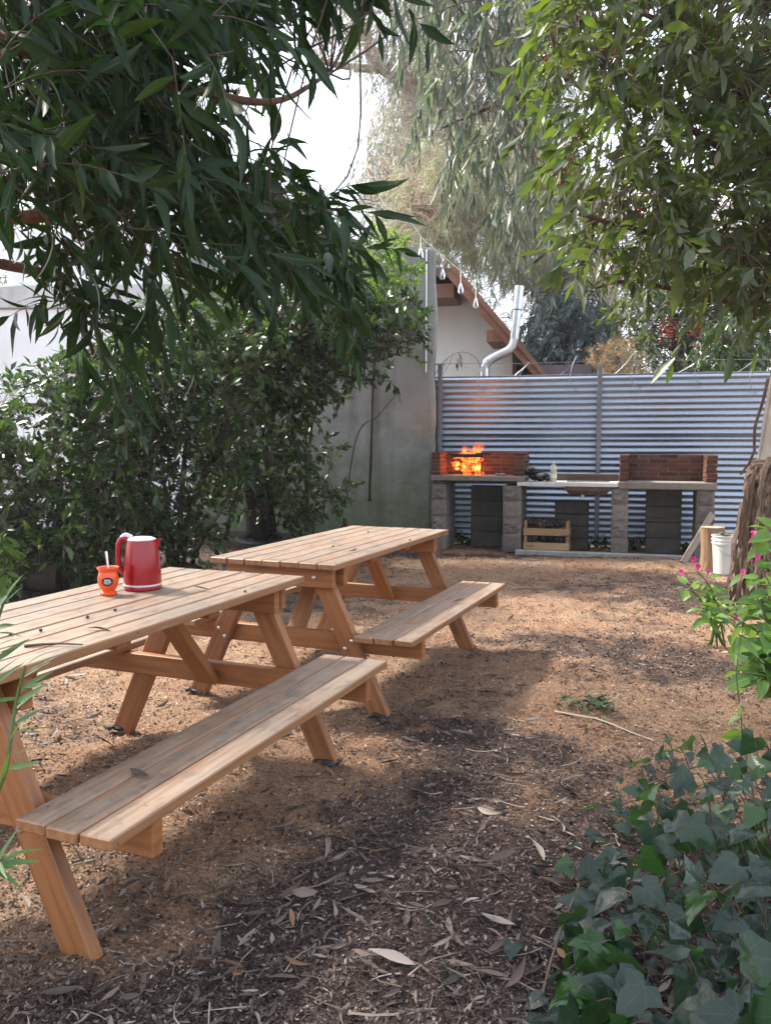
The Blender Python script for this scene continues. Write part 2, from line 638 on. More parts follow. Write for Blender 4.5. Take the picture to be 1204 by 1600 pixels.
M_['block'] = block_mat()
M_['dark_block'] = simple('dark_hollow_block', (.048, .043, .036), .92, var=.45, scale=7, bs=.5)  # near-black tone over the whole block


def brick_mat(name, soot):
    k = NT(name)
    rnd = k.node('ShaderNodeObjectInfo').outputs['Random']
    p = k.coord()
    c = k.ramp(rnd, [(0, (.085, .034, .025)), (.45, (.16, .055, .036)), (.8, (.21, .082, .05)), (1, (.13, .075, .06))])
    a = k.noise(p, 22, 6, .65)
    c = k.mix(k.gray(a, .4, .75), c, k.mix(1.0, c, (.5, .45, .42), 'MULTIPLY'))
    b = k.noise(p, 5, 5, .6)
    c = k.mix(k.math('MULTIPLY', k.gray(b, .45, .7), soot), c, (.03, .025, .022))
    k.set(color=c, rough=.92, spec=.25)
    k.bump(a, .8, .015)
    return k.m


M_['brick'] = brick_mat('clay_brick', .6)
M_['mortar'] = simple('pale_mortar', (.20, .165, .14), .95, var=.3, scale=30, bs=.6)


def galv_mat():
    k = NT('galvanised_sheet')
    p = k.coord()
    a = k.noise(k.mapping(p, (.5, 1, 3)), 2.0, 5)
    b = k.voro(p, 40)
    c = k.ramp(a, [(.3, (.24, .29, .365)), (.7, (.33, .385, .465))])
    c = k.mix(k.math('MULTIPLY', b, .25), c, (.45, .48, .52))
    st = k.noise(k.mapping(p, (1.2, 1, .35)), 2.4, 6)
    c = k.mix(k.math('MULTIPLY', k.gray(st, .56, .75), .5), c, (.30, .27, .26))
    r = k.math('ADD', k.math('MULTIPLY', a, .2), .32)
    k.set(color=c, rough=r, metal=.95)
    return k.m


M_['galv'] = galv_mat()
M_['galv_pipe'] = simple('galvanised_pipe', (.62, .64, .66), .28, .9, var=.15, scale=9, bs=.04)
M_['steel_post'] = simple('grey_steel_post', (.17, .18, .20), .5, .6)
M_['wire'] = simple('wire_steel', (.30, .31, .33), .5, .5, bs=0)
M_['black_metal'] = simple('black_iron', (.02, .02, .02), .6, .5)
M_['bolt'] = simple('zinc_bolt', (.6, .6, .58), .3, .9, bs=0)
M_['rubber'] = simple('black_rubber', (.018, .018, .02), .55, var=.3, scale=40, bs=.6)
M_['red'] = simple('glossy_red_plastic', (.27, .006, .012), .16, var=.04, bs=0)
M_['grey_plastic'] = simple('pale_plastic', (.62, .62, .63), .35, var=.05, bs=0)
M_['orange'] = simple('orange_plastic', (.75, .085, .012), .28, var=.05, bs=0)
M_['black_label'] = simple('black_label_print', (.012, .012, .014), .4, bs=0)
M_['white_print'] = simple('white_label_print', (.7, .7, .68), .5, bs=0)
M_['bucket'] = simple('white_bucket_plastic', (.66, .65, .61), .45, var=.12, scale=6, bs=.05)
M_['soil'] = simple('dark_soil', (.03, .022, .016), .95, var=.5, scale=30, bs=.8)
M_['coal'] = simple('charcoal_lump', (.018, .017, .017), .8, var=.6, scale=30, bs=.8)
M_['ash'] = simple('ash_grey_lump', (.22, .21, .20), .9, var=.4, scale=30, bs=.8)
M_['cone'] = simple('dark_pine_cone', (.05, .032, .022), .85, var=.6, scale=50, bs=.9)
M_['stump'] = bark_mat('stump_wood', (.15, .085, .045), (.30, .19, .11), (10, 10, 1.5), .5)
M_['basin'] = simple('rusty_steel_basin', (.20, .15, .115), .5, .35, var=.4, scale=8, bs=.1)
M_['berry'] = simple('red_berry', (.26, .035, .02), .35, var=.3, scale=60, bs=0)
M_['petal'] = simple('magenta_petal', (.62, .04, .26), .5, var=.2, scale=60, bs=0)
M_['kerb'] = concrete_mat('kerb_concrete', (.26, .25, .235), scale=3, bs=.4)
M_['rooftile'] = simple('brown_roof_sheet', (.12, .075, .055), .7, var=.3, scale=8)
M_['shade_wall'] = simple('shaded_porch_render', (.13, .10, .11), .85, var=.15, scale=4)
M_['bomb'] = simple('steel_straw', (.75, .78, .82), .2, .9, bs=0)


def glass_mat(name, c, rough=.05, tint=.5):
    k = NT(name)
    k.set(color=c, rough=rough)
    k.b.inputs['Transmission Weight'].default_value = .9
    k.b.inputs['IOR'].default_value = 1.35
    return k.m


M_['bulb'] = glass_mat('clear_bulb_glass', (.95, .96, .98))
_k = NT('clear_bottle_plastic'); _k.set(color=(.75, .76, .66), rough=.15); _k.b.inputs['Alpha'].default_value = .35
M_['bottle'] = _k.m
M_['oil'] = simple('yellow_oil', (.50, .36, .06), .25, var=.05, bs=0)


def flame_mat(al=.62, st=1.25):
    k = NT('flame')
    geo = k.node('ShaderNodeNewGeometry')
    p = k.coord()
    luv = k.attr('luv', 'Vector')
    sx = k.node('ShaderNodeSeparateXYZ'); k.l(luv, sx.inputs[0])
    t = sx.outputs[1]
    n = k.noise(k.mapping(p, (14, 14, 6)), 1.0, 4, .6, .6)
    f = k.math('SUBTRACT', k.math('ADD', n, .25), k.math('MULTIPLY', t, .62))
    c = k.ramp(f, [(.12, (.6, .03, .004)), (.40, (1, .10, .012)), (.66, (1, .26, .035)), (.92, (1, .62, .22))])
    em = k.node('ShaderNodeEmission')
    k.l(c, em.inputs[0]); 
    k.l(k.math('MULTIPLY', k.gray(f, .1, .95), st), em.inputs[1])
    tr = k.node('ShaderNodeBsdfTransparent')
    lw = k.node('ShaderNodeLayerWeight'); lw.inputs[0].default_value = .35
    a = k.math('MULTIPLY', k.math('MULTIPLY', k.gray(f, .2, .75), al), k.math('POWER', k.math('SUBTRACT', 1.0, lw.outputs['Facing']), 1.6), clamp=True)
    ms = k.node('ShaderNodeMixShader')
    k.l(a, ms.inputs[0]); k.l(tr.outputs[0], ms.inputs[1]); k.l(em.outputs[0], ms.inputs[2])
    k.l(ms.outputs[0], k.out.inputs[0])
    return k.m


M_['flame'] = flame_mat(); M_['flame_thin'] = flame_mat(.32, .8)


def ember_mat():
    k = NT('glowing_log')
    p = k.coord()
    n = k.noise(p, 18, 5, .65)
    k.set(color=(.03, .022, .018), rough=.9)
    e = k.ramp(n, [(.42, (0, 0, 0)), (.55, (1, .1, .01)), (.75, (1, .42, .08))])
    k.l(e, k.b.inputs['Emission Color'])
    k.b.inputs['Emission Strength'].default_value = 1.0
    k.bump(n, .6, .02)
    return k.m


M_['ember'] = ember_mat()


def ground_mat():
    k = NT('mulch_ground')
    m = k.attr('dark')
    p = k.node('ShaderNodeNewGeometry').outputs['Position']
    a = k.noise(p, 9, 6, .65)
    f = k.noise(p, 75, 5, .7)
    g = k.voro(p, 140)
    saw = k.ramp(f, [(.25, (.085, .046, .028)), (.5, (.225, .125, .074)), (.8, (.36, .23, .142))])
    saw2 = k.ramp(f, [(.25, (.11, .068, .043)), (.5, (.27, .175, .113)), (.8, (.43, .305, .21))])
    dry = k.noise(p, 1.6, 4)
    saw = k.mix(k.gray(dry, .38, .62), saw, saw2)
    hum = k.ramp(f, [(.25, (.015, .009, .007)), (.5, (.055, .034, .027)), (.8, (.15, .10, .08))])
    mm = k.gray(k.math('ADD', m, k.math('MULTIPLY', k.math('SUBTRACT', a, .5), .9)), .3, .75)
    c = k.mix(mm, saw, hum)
    c = k.mix(k.math('MULTIPLY', k.gray(g, .0, .35), -.0), c, c)
    k.set(color=c, rough=.95, spec=.2)
    k.bump(k.math('ADD', f, k.math('MULTIPLY', a, .6)), .9, .02)
    return k.m


M_['ground'] = ground_mat()


def chip_mat(name, stops, rough=.8):
    k = NT(name)
    c = k.ramp(k.rand(), stops)
    k.set(color=c, rough=rough, spec=.3)
    return k.m


M_['chip_saw'] = chip_mat('sawdust_chip', [(0, (.06, .032, .020)), (.4, (.19, .108, .066)), (.85, (.34, .222, .14)), (1, (.48, .37, .275))])
M_['chip_dark'] = chip_mat('humus_chip', [(0, (.012, .008, .007)), (.5, (.05, .034, .028)), (.85, (.115, .082, .07)), (1, (.24, .19, .165))])
M_['dead_leaf'] = chip_mat('dead_leaf', [(0, (.06, .038, .027)), (.4, (.13, .09, .07)), (.75, (.20, .155, .13)), (1, (.27, .22, .19))], .62)
M_['dead_brown'] = chip_mat('brown_dead_leaf', [(0, (.12, .062, .03)), (1, (.22, .13, .065))], .6)
M_['dead_dark'] = chip_mat('dark_dead_leaf', [(0, (.035, .025, .02)), (1, (.09, .065, .05))], .6)
M_['dead_twig'] = chip_mat('dead_twig', [(0, (.07, .05, .038)), (.6, (.17, .13, .10)), (1, (.36, .30, .24))], .85)


# ------------------------------------------------------------------ leaf templates
def norm(a):
    return a / np.maximum(np.linalg.norm(a, axis=-1, keepdims=True), 1e-9)


def lance(w=.12, segs=4, droop=.18, sick=.0, fold=.25, peak=.4, rnd=0.0, twist=0.0, blunt=0.0):
    """blade along +X, unit length, normal +Z"""
    V = []; U = []; Q = []; T = []
    ts = [i / segs for i in range(segs + 1)]
    rows = []
    for i, t in enumerate(ts):
        hw = w * (max(0.0, (t / peak) if t < peak else (1 - t) / (1 - peak)) ** .65)
        hw = max(hw, blunt * w if i == segs else 0)
        x = t
        z = -droop * t * t
        y = sick * t * t
        a = twist * t
        if hw < 1e-4:
            rows.append([len(V)] * 3); V.append((x, y, z)); U.append((0, t, 0))
        else:
            r = []
            for sd in (-1, 0, 1):
                dy = sd * hw
                dz = abs(sd) * hw * fold
                r.append(len(V))
                V.append((x, y + dy * math.cos(a) - dz * math.sin(a), z + dz * math.cos(a) + dy * math.sin(a)))
                U.append((sd, t, 0))
            rows.append(r)
    for a, b in zip(rows[:-1], rows[1:]):
        for s0, s1 in ((0, 1), (1, 2)):
            q = [a[s0], b[s0], b[s1], a[s1]]
            q = q[::-1]
            d = []
            for i in q:
                if i not in d: d.append(i)
            if len(d) == 4: Q.append(d)
            elif len(d) == 3: T.append(d)
    return dict(V=np.array(V), U=np.array(U), F=[np.array(f, int).reshape(-1, k) for f, k in ((Q, 4), (T, 3)) if f])


def ivyleaf(seed):
    rr = random.Random(seed)
    # outline, tip along +X, stalk at the origin notch
    half = [(.0, .0), (-.17, .18), (-.15, .40), (.08, .55), (.30, .40), (.52, .32), (.78, .15), (1.0, .0)]
    half = [(x + rr.uniform(-.04, .04), y * rr.uniform(.88, 1.1)) for x, y in half]
    half[0] = (0, 0); half[-1] = (half[-1][0], 0)
    pts = half + [(x + rr.uniform(-.02, .02), -y * rr.uniform(.9, 1.08)) for x, y in half[-2:0:-1]]
    cup = rr.uniform(-.25, .3)
    def zf(x, y):
        return -.22 * max(x, 0) ** 2 * (1 + cup) + .30 * abs(y) ** 1.3 * cup * 2 - .10 * abs(y) + .045 * math.sin(7 * x + 5 * y + seed)
    n = len(pts)
    c0 = (.24, 0)
    V = []
    for q in (1.0, .55):
        for x, y in pts:
            x_, y_ = c0[0] + (x - c0[0]) * q, y * q
            V.append((x_, y_, zf(x_, y_)))
    V.append((c0[0], 0, zf(*c0)))
    Qd = [(i, (i + 1) % n, n + (i + 1) % n, n + i) for i in range(n)]
    T = [(n + i, n + (i + 1) % n, 2 * n) for i in range(n)]
    V = np.array(V)
    sgn = np.cross(V[Qd[2][1]] - V[Qd[2][0]], V[Qd[2][2]] - V[Qd[2][0]])[2]
    if sgn < 0:
        Qd = [f[::-1] for f in Qd]; T = [f[::-1] for f in T]
    U = V.copy(); U[:, 2] = 0
    return dict(V=V, U=U, F=[np.array(Qd, int), np.array(T, int)])


def frames(d, nh):
    d = norm(d)
    n = nh - d * (nh * d).sum(-1, keepdims=True)
    n = norm(n)
    s = np.cross(n, d)
    return np.stack([d, s, n], -1)      # columns


class Leaves:
    def __init__(s):
        s.p = []; s.r = []; s.s = []; s.k = []

    def add(s, p, d, nh, size, k):
        s.p.append(np.asarray(p, float)); s.r.append(frames(np.asarray(d, float), np.asarray(nh, float)))
        s.s.append(np.asarray(size, float)); s.k.append(np.asarray(k, int))

    def cat(s):
        s.p = [np.concatenate(s.p)]; s.r = [np.concatenate(s.r)]; s.s = [np.concatenate(s.s)]; s.k = [np.concatenate(s.k)]
        return s.p[0], s.r[0], s.s[0], s.k[0]

    def build(s, root, tpls, m, n_obj=0, crown='crown', leaf='leaf', smooth=True, simple_tpls=None):
        p, r, sz, k = s.cat()
        base = np.array(root.matrix_basis.translation) if root is not None else np.zeros(3)
        sel = np.zeros(len(p), bool)
        if n_obj:
            u, v, fw = project(p + r[:, :, 0] * sz[:, None] * .5)
            ok = (u > 0) & (u < 1204) & (v > 0) & (v < 1600) & (fw > .3)
            sc_ = np.where(ok, sz / np.maximum(fw, .3), 0)
            best = np.argsort(-sc_)[:n_obj]
            best = best[sc_[best] > 0]
            sel[best] = True
            mes = [np_mesh(leaf, t['V'], t['F'], m, smooth, t['U']) for t in tpls]
            for i in best:
                M = Matrix.Identity(4)
                for a in range(3):
                    for b in range(3):
                        M[a][b] = r[i, a, b] * sz[i]
                    M[a][3] = p[i, a] - base[a]
                link(leaf, mes[k[i] % len(tpls)], root, M)
        rest = ~sel
        if rest.sum():
            Vs = []; Us = []; Fs = {}
            off = 0
            for j, t in enumerate(tpls):
                w = np.where(rest & (k % len(tpls) == j))[0]
                if not len(w): continue
                tv = t['V']
                P = np.einsum('nab,kb->nka', r[w], tv) * sz[w][:, None, None] + (p[w] - base)[:, None, :]
                nk = len(tv)
                Vs.append(P.reshape(-1, 3)); Us.append(np.tile(t['U'], (len(w), 1)))
                for f in t['F']:
                    g = (f[None] + (off + np.arange(len(w)) * nk)[:, None, None]).reshape(-1, f.shape[1])
                    Fs.setdefault(f.shape[1], []).append(g)
                off += nk * len(w)
            me = np_mesh(crown, np.concatenate(Vs), [np.concatenate(x) for x in Fs.values()], m, smooth, np.concatenate(Us))
            o = link(crown, me, root)
            o['kind'] = 'stuff'
            return o


def tubes(P, r0, r1, n=3):
    """P (S,K,3) polylines -> V, quads"""
    S, K, _ = P.shape
    T = np.gradient(P, axis=1)
    T = norm(T)
    ref = np.array([.37, .81, .45])
    A = norm(np.cross(T, ref)); B = np.cross(T, A)
    rr = np.linspace(0, 1, K)[None, :] * (np.asarray(r1).reshape(-1, 1) - np.asarray(r0).reshape(-1, 1)) + np.asarray(r0).reshape(-1, 1)
    rr = np.broadcast_to(rr, (S, K))
    ang = np.arange(n) * 2 * np.pi / n
    V = P[:, :, None, :] + rr[:, :, None, None] * (np.cos(ang)[None, None, :, None] * A[:, :, None, :] + np.sin(ang)[None, None, :, None] * B[:, :, None, :])
    idx = np.arange(S * K * n).reshape(S, K, n)
    a = idx[:, :-1, :]; b = idx[:, 1:, :]
    Q = np.stack([a, np.roll(a, -1, 2), np.roll(b, -1, 2), b], -1).reshape(-1, 4)
    return V.reshape(-1, 3), Q


def spray(st, d, L, nl, ang=50, droop=.3, grav=.4, size=.12, sv=.25, nrm=.7, ntpl=3, t0=.12, up=(0, 0, 1.0), tipleaf=True):
    """st,d (S,3); L (S,). Returns twig polylines and leaf arrays."""
    S = len(st)
    d = norm(d)
    t = np.linspace(t0, 1, nl)[None, :] + rng.uniform(-.03, .03, (S, nl))
    P = st[:, None, :] + d[:, None, :] * (L[:, None, None] * t[..., None])
    P[..., 2] -= droop * L[:, None] * t ** 2
    tan = np.repeat(d[:, None, :], nl, 1).copy()
    tan[..., 2] -= 2 * droop * t
    tan = norm(tan)
    rv = rng.normal(size=(S, nl, 3))
    side = norm(np.cross(tan, rv))
    a = np.radians(ang) * rng.uniform(.55, 1.25, (S, nl))[..., None]
    a = a * (1 - .6 * np.clip(t[..., None], 0, 1) ** 3) if tipleaf else a
    ld = tan * np.cos(a) + side * np.sin(a)
    ld[..., 2] -= grav * rng.uniform(.5, 1.4, (S, nl))
    nh = np.array(up)[None, None, :] + rng.normal(size=(S, nl, 3)) * nrm
    ss = size * np.exp(rng.normal(0, sv, (S, nl)))
    tp = np.linspace(0, 1, 5)[None, :, None]
    tw = st[:, None, :] + d[:, None, :] * (L[:, None, None] * tp)
    tw = np.broadcast_to(tw, (S, 5, 3)).copy()
    tw[..., 2] -= droop * L[:, None] * tp[..., 0] ** 2
    return tw, P.reshape(-1, 3), ld.reshape(-1, 3), nh.reshape(-1, 3), ss.ravel(), rng.integers(0, ntpl, S * nl)


def in_poly(poly, u, v):
    poly = np.array(poly, float)
    x0, y0 = poly[:, 0], poly[:, 1]
    x1, y1 = np.roll(x0, -1), np.roll(y0, -1)
    ins = np.zeros(len(u), bool)
    for a, b, c, e in zip(x0, y0, x1, y1):
        cr = ((b > v) != (e > v)) & (u < (c - a) * (v - b) / (e - b + 1e-12) + a)
        ins ^= cr
    return ins


def sample_region(poly, n, Y0, Y1, holes=()):
    """n points inside a region of the view, spread through its depth"""
    poly_ = np.array(poly)
    lo, hi = poly_.min(0), poly_.max(0)
    us = []; vs = []
    tot = 0
    while tot < n:
        u = rng.uniform(lo[0], hi[0], n * 3); v = rng.uniform(lo[1], hi[1], n * 3)
        ok = in_poly(poly, u, v)
        for (hu, hv, ru, rv, pr) in holes:
            ins = ((u - hu) / ru) ** 2 + ((v - hv) / rv) ** 2 < 1
            ok &= ~(ins & (rng.random(len(u)) < pr))
        us.append(u[ok]); vs.append(v[ok]); tot += ok.sum()
    u = np.concatenate(us)[:n]; v = np.concatenate(vs)[:n]
    Y = rng.uniform(Y0, Y1, n)
    a = (u - 602) / F; b = -(v - 800) / F
    dy = CP + b * SP; dz = -SP + b * CP
    t = Y / dy
    return np.stack([a * t, Y, CH + dz * t], -1)


def curve(pts, n=14):
    """Catmull-Rom through pts"""
    pts = [Vector(p) for p in pts]
    P = [pts[0] * 2 - pts[1]] + pts + [pts[-1] * 2 - pts[-2]]
    out = []
    for i in range(1, len(P) - 2):
        for k in range(n):
            t = k / n
            p0, p1, p2, p3 = P[i - 1], P[i], P[i + 1], P[i + 2]
            out.append(.5 * ((2 * p1) + (p2 - p0) * t + (2 * p0 - 5 * p1 + 4 * p2 - p3) * t * t + (3 * p1 - p0 - 3 * p2 + p3) * t ** 3))
    out.append(pts[-1])
    return out


def limb(root, name, pts, r0, r1, m, n=10, seg=8, wob=.08):
    c = curve(pts, seg)
    base = root.location
    rad = [r0 + (r1 - r0) * (i / (len(c) - 1)) for i in range(len(c))]
    mb = MB().tube([p - base for p in c], rad, n, wob=wob)
    mb.build(name, m, root, smooth=True)
    return np.array([list(p) for p in c])


def connect(root, starts, skel, m, r=.005, name='branch', k=10, sag=.12, r1=.0025, maxlen=9):
    """thin branches from the nearest skeleton point to every spray start, one joined part"""
    S = np.asarray(starts)
    dd = ((S[:, None, :] - skel[None]) ** 2).sum(-1)
    i = dd.argmin(1)
    A = skel[i]
    L = np.linalg.norm(S - A, axis=1)
    t = np.linspace(0, 1, k)[None, :, None]
    mid = rng.normal(size=(len(S), 1, 3)) * (L[:, None, None] * .10)
    P = A[:, None, :] * (1 - t) + S[:, None, :] * t + mid * (4 * t * (1 - t)) + rng.normal(size=(len(S), 1, 3)) * (L[:, None, None] * .06) * np.sin(2 * np.pi * t)
    P[..., 2] += (sag * L)[:, None] * (4 * t * (1 - t))[..., 0]
    P -= np.array(root.location)
    return tubes(P, np.full(len(S), r) * (0.6 + .6 * np.minimum(L, 2)), np.full(len(S), r1), 4)


def join_tubes(lst, name, m, root):
    V = []; Q = []; o = 0
    for v, q in lst:
        V.append(v); Q.append(q + o); o += len(v)
    ob = link(name, np_mesh(name, np.concatenate(V), [np.concatenate(Q)], m, True), root)
    ob['kind'] = 'stuff'
    return ob


# ================================================================== GROUND
def ax_coords(lo, hi, step, far):
    d = np.arange(lo, hi, step)
    a = lo - np.array([far, far * .4, 60, 30, 14, 7, 3.5, 1.8, .9, .45, .2])
    b = hi + np.array([.2, .45, .9, 1.8, 3.5, 7, 14, 30, 60, far * .4, far])
    return np.concatenate([a, d, b])


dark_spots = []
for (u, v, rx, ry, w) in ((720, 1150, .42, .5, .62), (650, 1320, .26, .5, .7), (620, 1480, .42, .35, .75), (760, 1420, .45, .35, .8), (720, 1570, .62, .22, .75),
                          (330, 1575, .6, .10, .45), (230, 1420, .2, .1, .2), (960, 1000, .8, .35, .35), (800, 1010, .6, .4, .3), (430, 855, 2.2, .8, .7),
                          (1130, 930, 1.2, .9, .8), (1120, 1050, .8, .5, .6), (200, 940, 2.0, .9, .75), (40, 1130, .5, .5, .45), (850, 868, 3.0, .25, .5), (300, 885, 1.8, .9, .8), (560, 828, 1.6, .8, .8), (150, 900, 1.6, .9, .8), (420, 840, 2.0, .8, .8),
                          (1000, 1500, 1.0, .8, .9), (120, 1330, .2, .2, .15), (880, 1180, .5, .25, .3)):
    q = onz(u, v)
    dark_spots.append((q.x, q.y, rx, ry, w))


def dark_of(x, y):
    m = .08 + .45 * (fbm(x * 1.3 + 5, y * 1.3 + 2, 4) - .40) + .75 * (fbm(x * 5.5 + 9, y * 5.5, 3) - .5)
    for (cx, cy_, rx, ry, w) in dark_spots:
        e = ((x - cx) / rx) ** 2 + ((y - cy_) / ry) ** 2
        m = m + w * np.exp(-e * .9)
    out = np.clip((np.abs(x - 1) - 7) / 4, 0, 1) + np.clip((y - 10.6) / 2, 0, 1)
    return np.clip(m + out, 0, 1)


def h_of(x, y):
    n = (fbm(x * .9, y * .9, 3) - .5) * .05 + (fbm(x * 3.2 + 40, y * 3.2, 3) - .5) * .045
    n = n + (fbm(x * 9 + 3, y * 9, 3) - .5) * .030 + (fbm(x * 30, y * 30 + 7, 2) - .5) * .022
    # loose soil heaped along the wall and under the shrubs
    e = np.clip((y - 8.2 - .15 * (x + 3)) / 2.0, 0, 1) * np.clip((.3 - x) / 1.5, 0, 1)
    return n - .004 + .10 * e


gx = ax_coords(-3.6, 5.6, .024, 400.0)
gy = np.concatenate([np.array([-300, -100, -40, -15, -6, -2, 0., .6, 1.0]), np.arange(1.25, 6, .020), np.arange(6, 11.2, .04), 11.2 + np.array([.3, .8, 1.6, 3, 6, 12, 25, 60, 150, 400.])])
GX, GY = np.meshgrid(gx, gy)
GZ = h_of(GX, GY)
GZ = np.where((np.abs(GX) > 12) | (GY > 16) | (GY < -4), -.02, GZ)
V = np.stack([GX, GY, GZ], -1).reshape(-1, 3)
ny, nx = GX.shape
I = np.arange(nx * ny).reshape(ny, nx)
Q = np.stack([I[:-1, :-1], I[:-1, 1:], I[1:, 1:], I[1:, :-1]], -1).reshape(-1, 4)
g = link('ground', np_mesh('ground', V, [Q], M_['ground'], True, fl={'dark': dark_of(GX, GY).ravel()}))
setp(g, kind='structure')

# mulch bits, denser where they can be told apart
NCH = 300000
yy = np.exp(rng.uniform(math.log(1.35), math.log(10.4), NCH))
xx = rng.uniform(-.62, .62, NCH) * yy
dk = dark_of(xx, yy) + rng.normal(0, .22, NCH)
chip = dict(V=np.array([(0, -.22, 0), (.9, -.3, .1), (1.0, .12, .16), (.35, .34, .05), (-.05, .16, -.05)]), U=np.zeros((5, 3)), F=[np.array([(0, 1, 2), (0, 2, 3), (0, 3, 4)])])
chip2 = dict(V=np.array([(0, -.07, 0), (.55, -.10, .12), (1.0, -.02, .05), (.6, .07, .14), (.05, .06, .02)]), U=np.zeros((5, 3)), F=[np.array([(0, 1, 4), (1, 3, 4), (1, 2, 3)])])


def scatter_chips(mask, m, name, smin, smax):
    x, y = xx[mask], yy[mask]
    n = len(x)
    p = np.stack([x, y, h_of(x, y) + .003], -1)
    a = rng.uniform(0, 2 * np.pi, n)
    d = np.stack([np.cos(a), np.sin(a), rng.normal(0, .35, n)], -1)
    nh = np.stack([rng.normal(0, .5, n), rng.normal(0, .5, n), np.ones(n)], -1)
    s = np.exp(rng.uniform(math.log(smin), math.log(smax), n)) * (.75 + .09 * y)
    L = Leaves(); L.add(p, d, nh, s, rng.integers(0, 2, n))
    o = L.build(None, [chip, chip2], m, 0, crown=name, smooth=False)
    return o


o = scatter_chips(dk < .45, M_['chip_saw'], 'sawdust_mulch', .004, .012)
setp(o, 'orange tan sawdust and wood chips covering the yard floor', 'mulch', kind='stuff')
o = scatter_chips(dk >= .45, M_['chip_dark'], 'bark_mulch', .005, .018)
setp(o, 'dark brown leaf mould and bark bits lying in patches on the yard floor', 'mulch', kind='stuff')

# ================================================================== FALLEN LEAVES
dl = [lance(.10, 6, -.14, .30, .5, .45, twist=.9), lance(.085, 6, .16, -.42, .6, .4, twist=-1.3), lance(.125, 6, -.22, .08, .45, .45, twist=.6),
      lance(.07, 6, -.08, .55, .8, .5, twist=1.8)]


def flat_leaves(n, ymin, ymax, size, sv, keep=None):
    y = np.exp(rng.uniform(math.log(ymin), math.log(ymax), n))
    x = rng.uniform(-.58, .60, n) * y
    w = np.clip(dark_of(x, y) + .24, 0, 1)
    ok = rng.random(n) < w
    x, y = x[ok], y[ok]
    m = len(x)
    a = rng.uniform(0, 2 * np.pi, m)
    d = np.stack([np.cos(a), np.sin(a), rng.normal(.0, .10, m)], -1)
    nh = np.stack([rng.normal(0, .3, m), rng.normal(0, .3, m), np.ones(m)], -1)
    s = size * np.exp(rng.normal(0, sv, m))
    p = np.stack([x, y, h_of(x, y) + .010], -1)
    return p, d, nh, s


Lf = Leaves()
p, d, nh, s = flat_leaves(2600, 1.4, 9.5, .038, .45)
Lf.add(p, d, nh, s, rng.integers(0, 4, len(p)))
o = Lf.build(None, dl, M_['dead_leaf'], 0, crown='leaf_litter')
setp(o, 'small dry grey brown leaves and shreds strewn all over the mulch', 'leaf litter', kind='stuff')
Lf = Leaves()
p, d, nh, s = flat_leaves(3600, 1.4, 9.5, .036, .45)
Lf.add(p, d, nh, s, rng.integers(0, 4, len(p)))
o = Lf.build(None, dl, M_['dead_dark'], 0, crown='leaf_litter')
setp(o, 'small blackened rotting leaves among the mulch', 'leaf litter', kind='stuff')

# the larger leaves one can tell apart, each a thing
kinds = [('dead_leaf', 'long grey brown dry leaf lying curled on the dark mulch', 'long grey brown leaves fallen on the mulch', 110),
         ('dead_brown', 'tan orange dry leaf lying on the mulch', 'tan orange leaves fallen on the mulch', 22),
         ('dead_dark', 'dark brown shrivelled leaf lying on the mulch', 'dark shrivelled leaves fallen on the mulch', 26)]
spot_px = [(640, 1230), (690, 1225), (720, 1270), (655, 1250), (470, 1400), (520, 1440), (560, 1380), (310, 1510), (455, 1505), (480, 1530), (330, 1555), (770, 1550), (740, 1575), (600, 1520), (690, 1440)]
for mi, lab, grp, cnt in kinds:
    mes = [np_mesh('fallen_leaf', t['V'], t['F'], M_[mi], True, t['U']) for t in dl]
    done = 0
    while done < cnt:
        if mi == 'dead_leaf' and done < len(spot_px):
            q = onz(*spot_px[done]); x, y = q.x + random.uniform(-.03, .03), q.y
        else:
            y = math.exp(random.uniform(math.log(1.95), math.log(5.0)))
            x = random.uniform(-.42, .28) * y
            if random.random() > float(dark_of(np.array(x), np.array(y))) + .06: continue
        ln = random.uniform(.055, .14) * (1 if mi == 'dead_leaf' else .8)
        z = float(h_of(np.array(x), np.array(y))) + .012
        a = random.uniform(0, 6.28)
        Mx = Matrix.Translation((x, y, z)) @ Matrix.Rotation(a, 4, 'Z') @ Matrix.Rotation(random.gauss(0, .13), 4, 'Y') @ Matrix.Rotation(random.gauss(0, .6), 4, 'X') @ Matrix.Diagonal((ln, ln, ln, 1))
        o = link('fallen_leaf', random.choice(mes), None, Mx)
        setp(o, lab, 'leaf', grp)
        done += 1

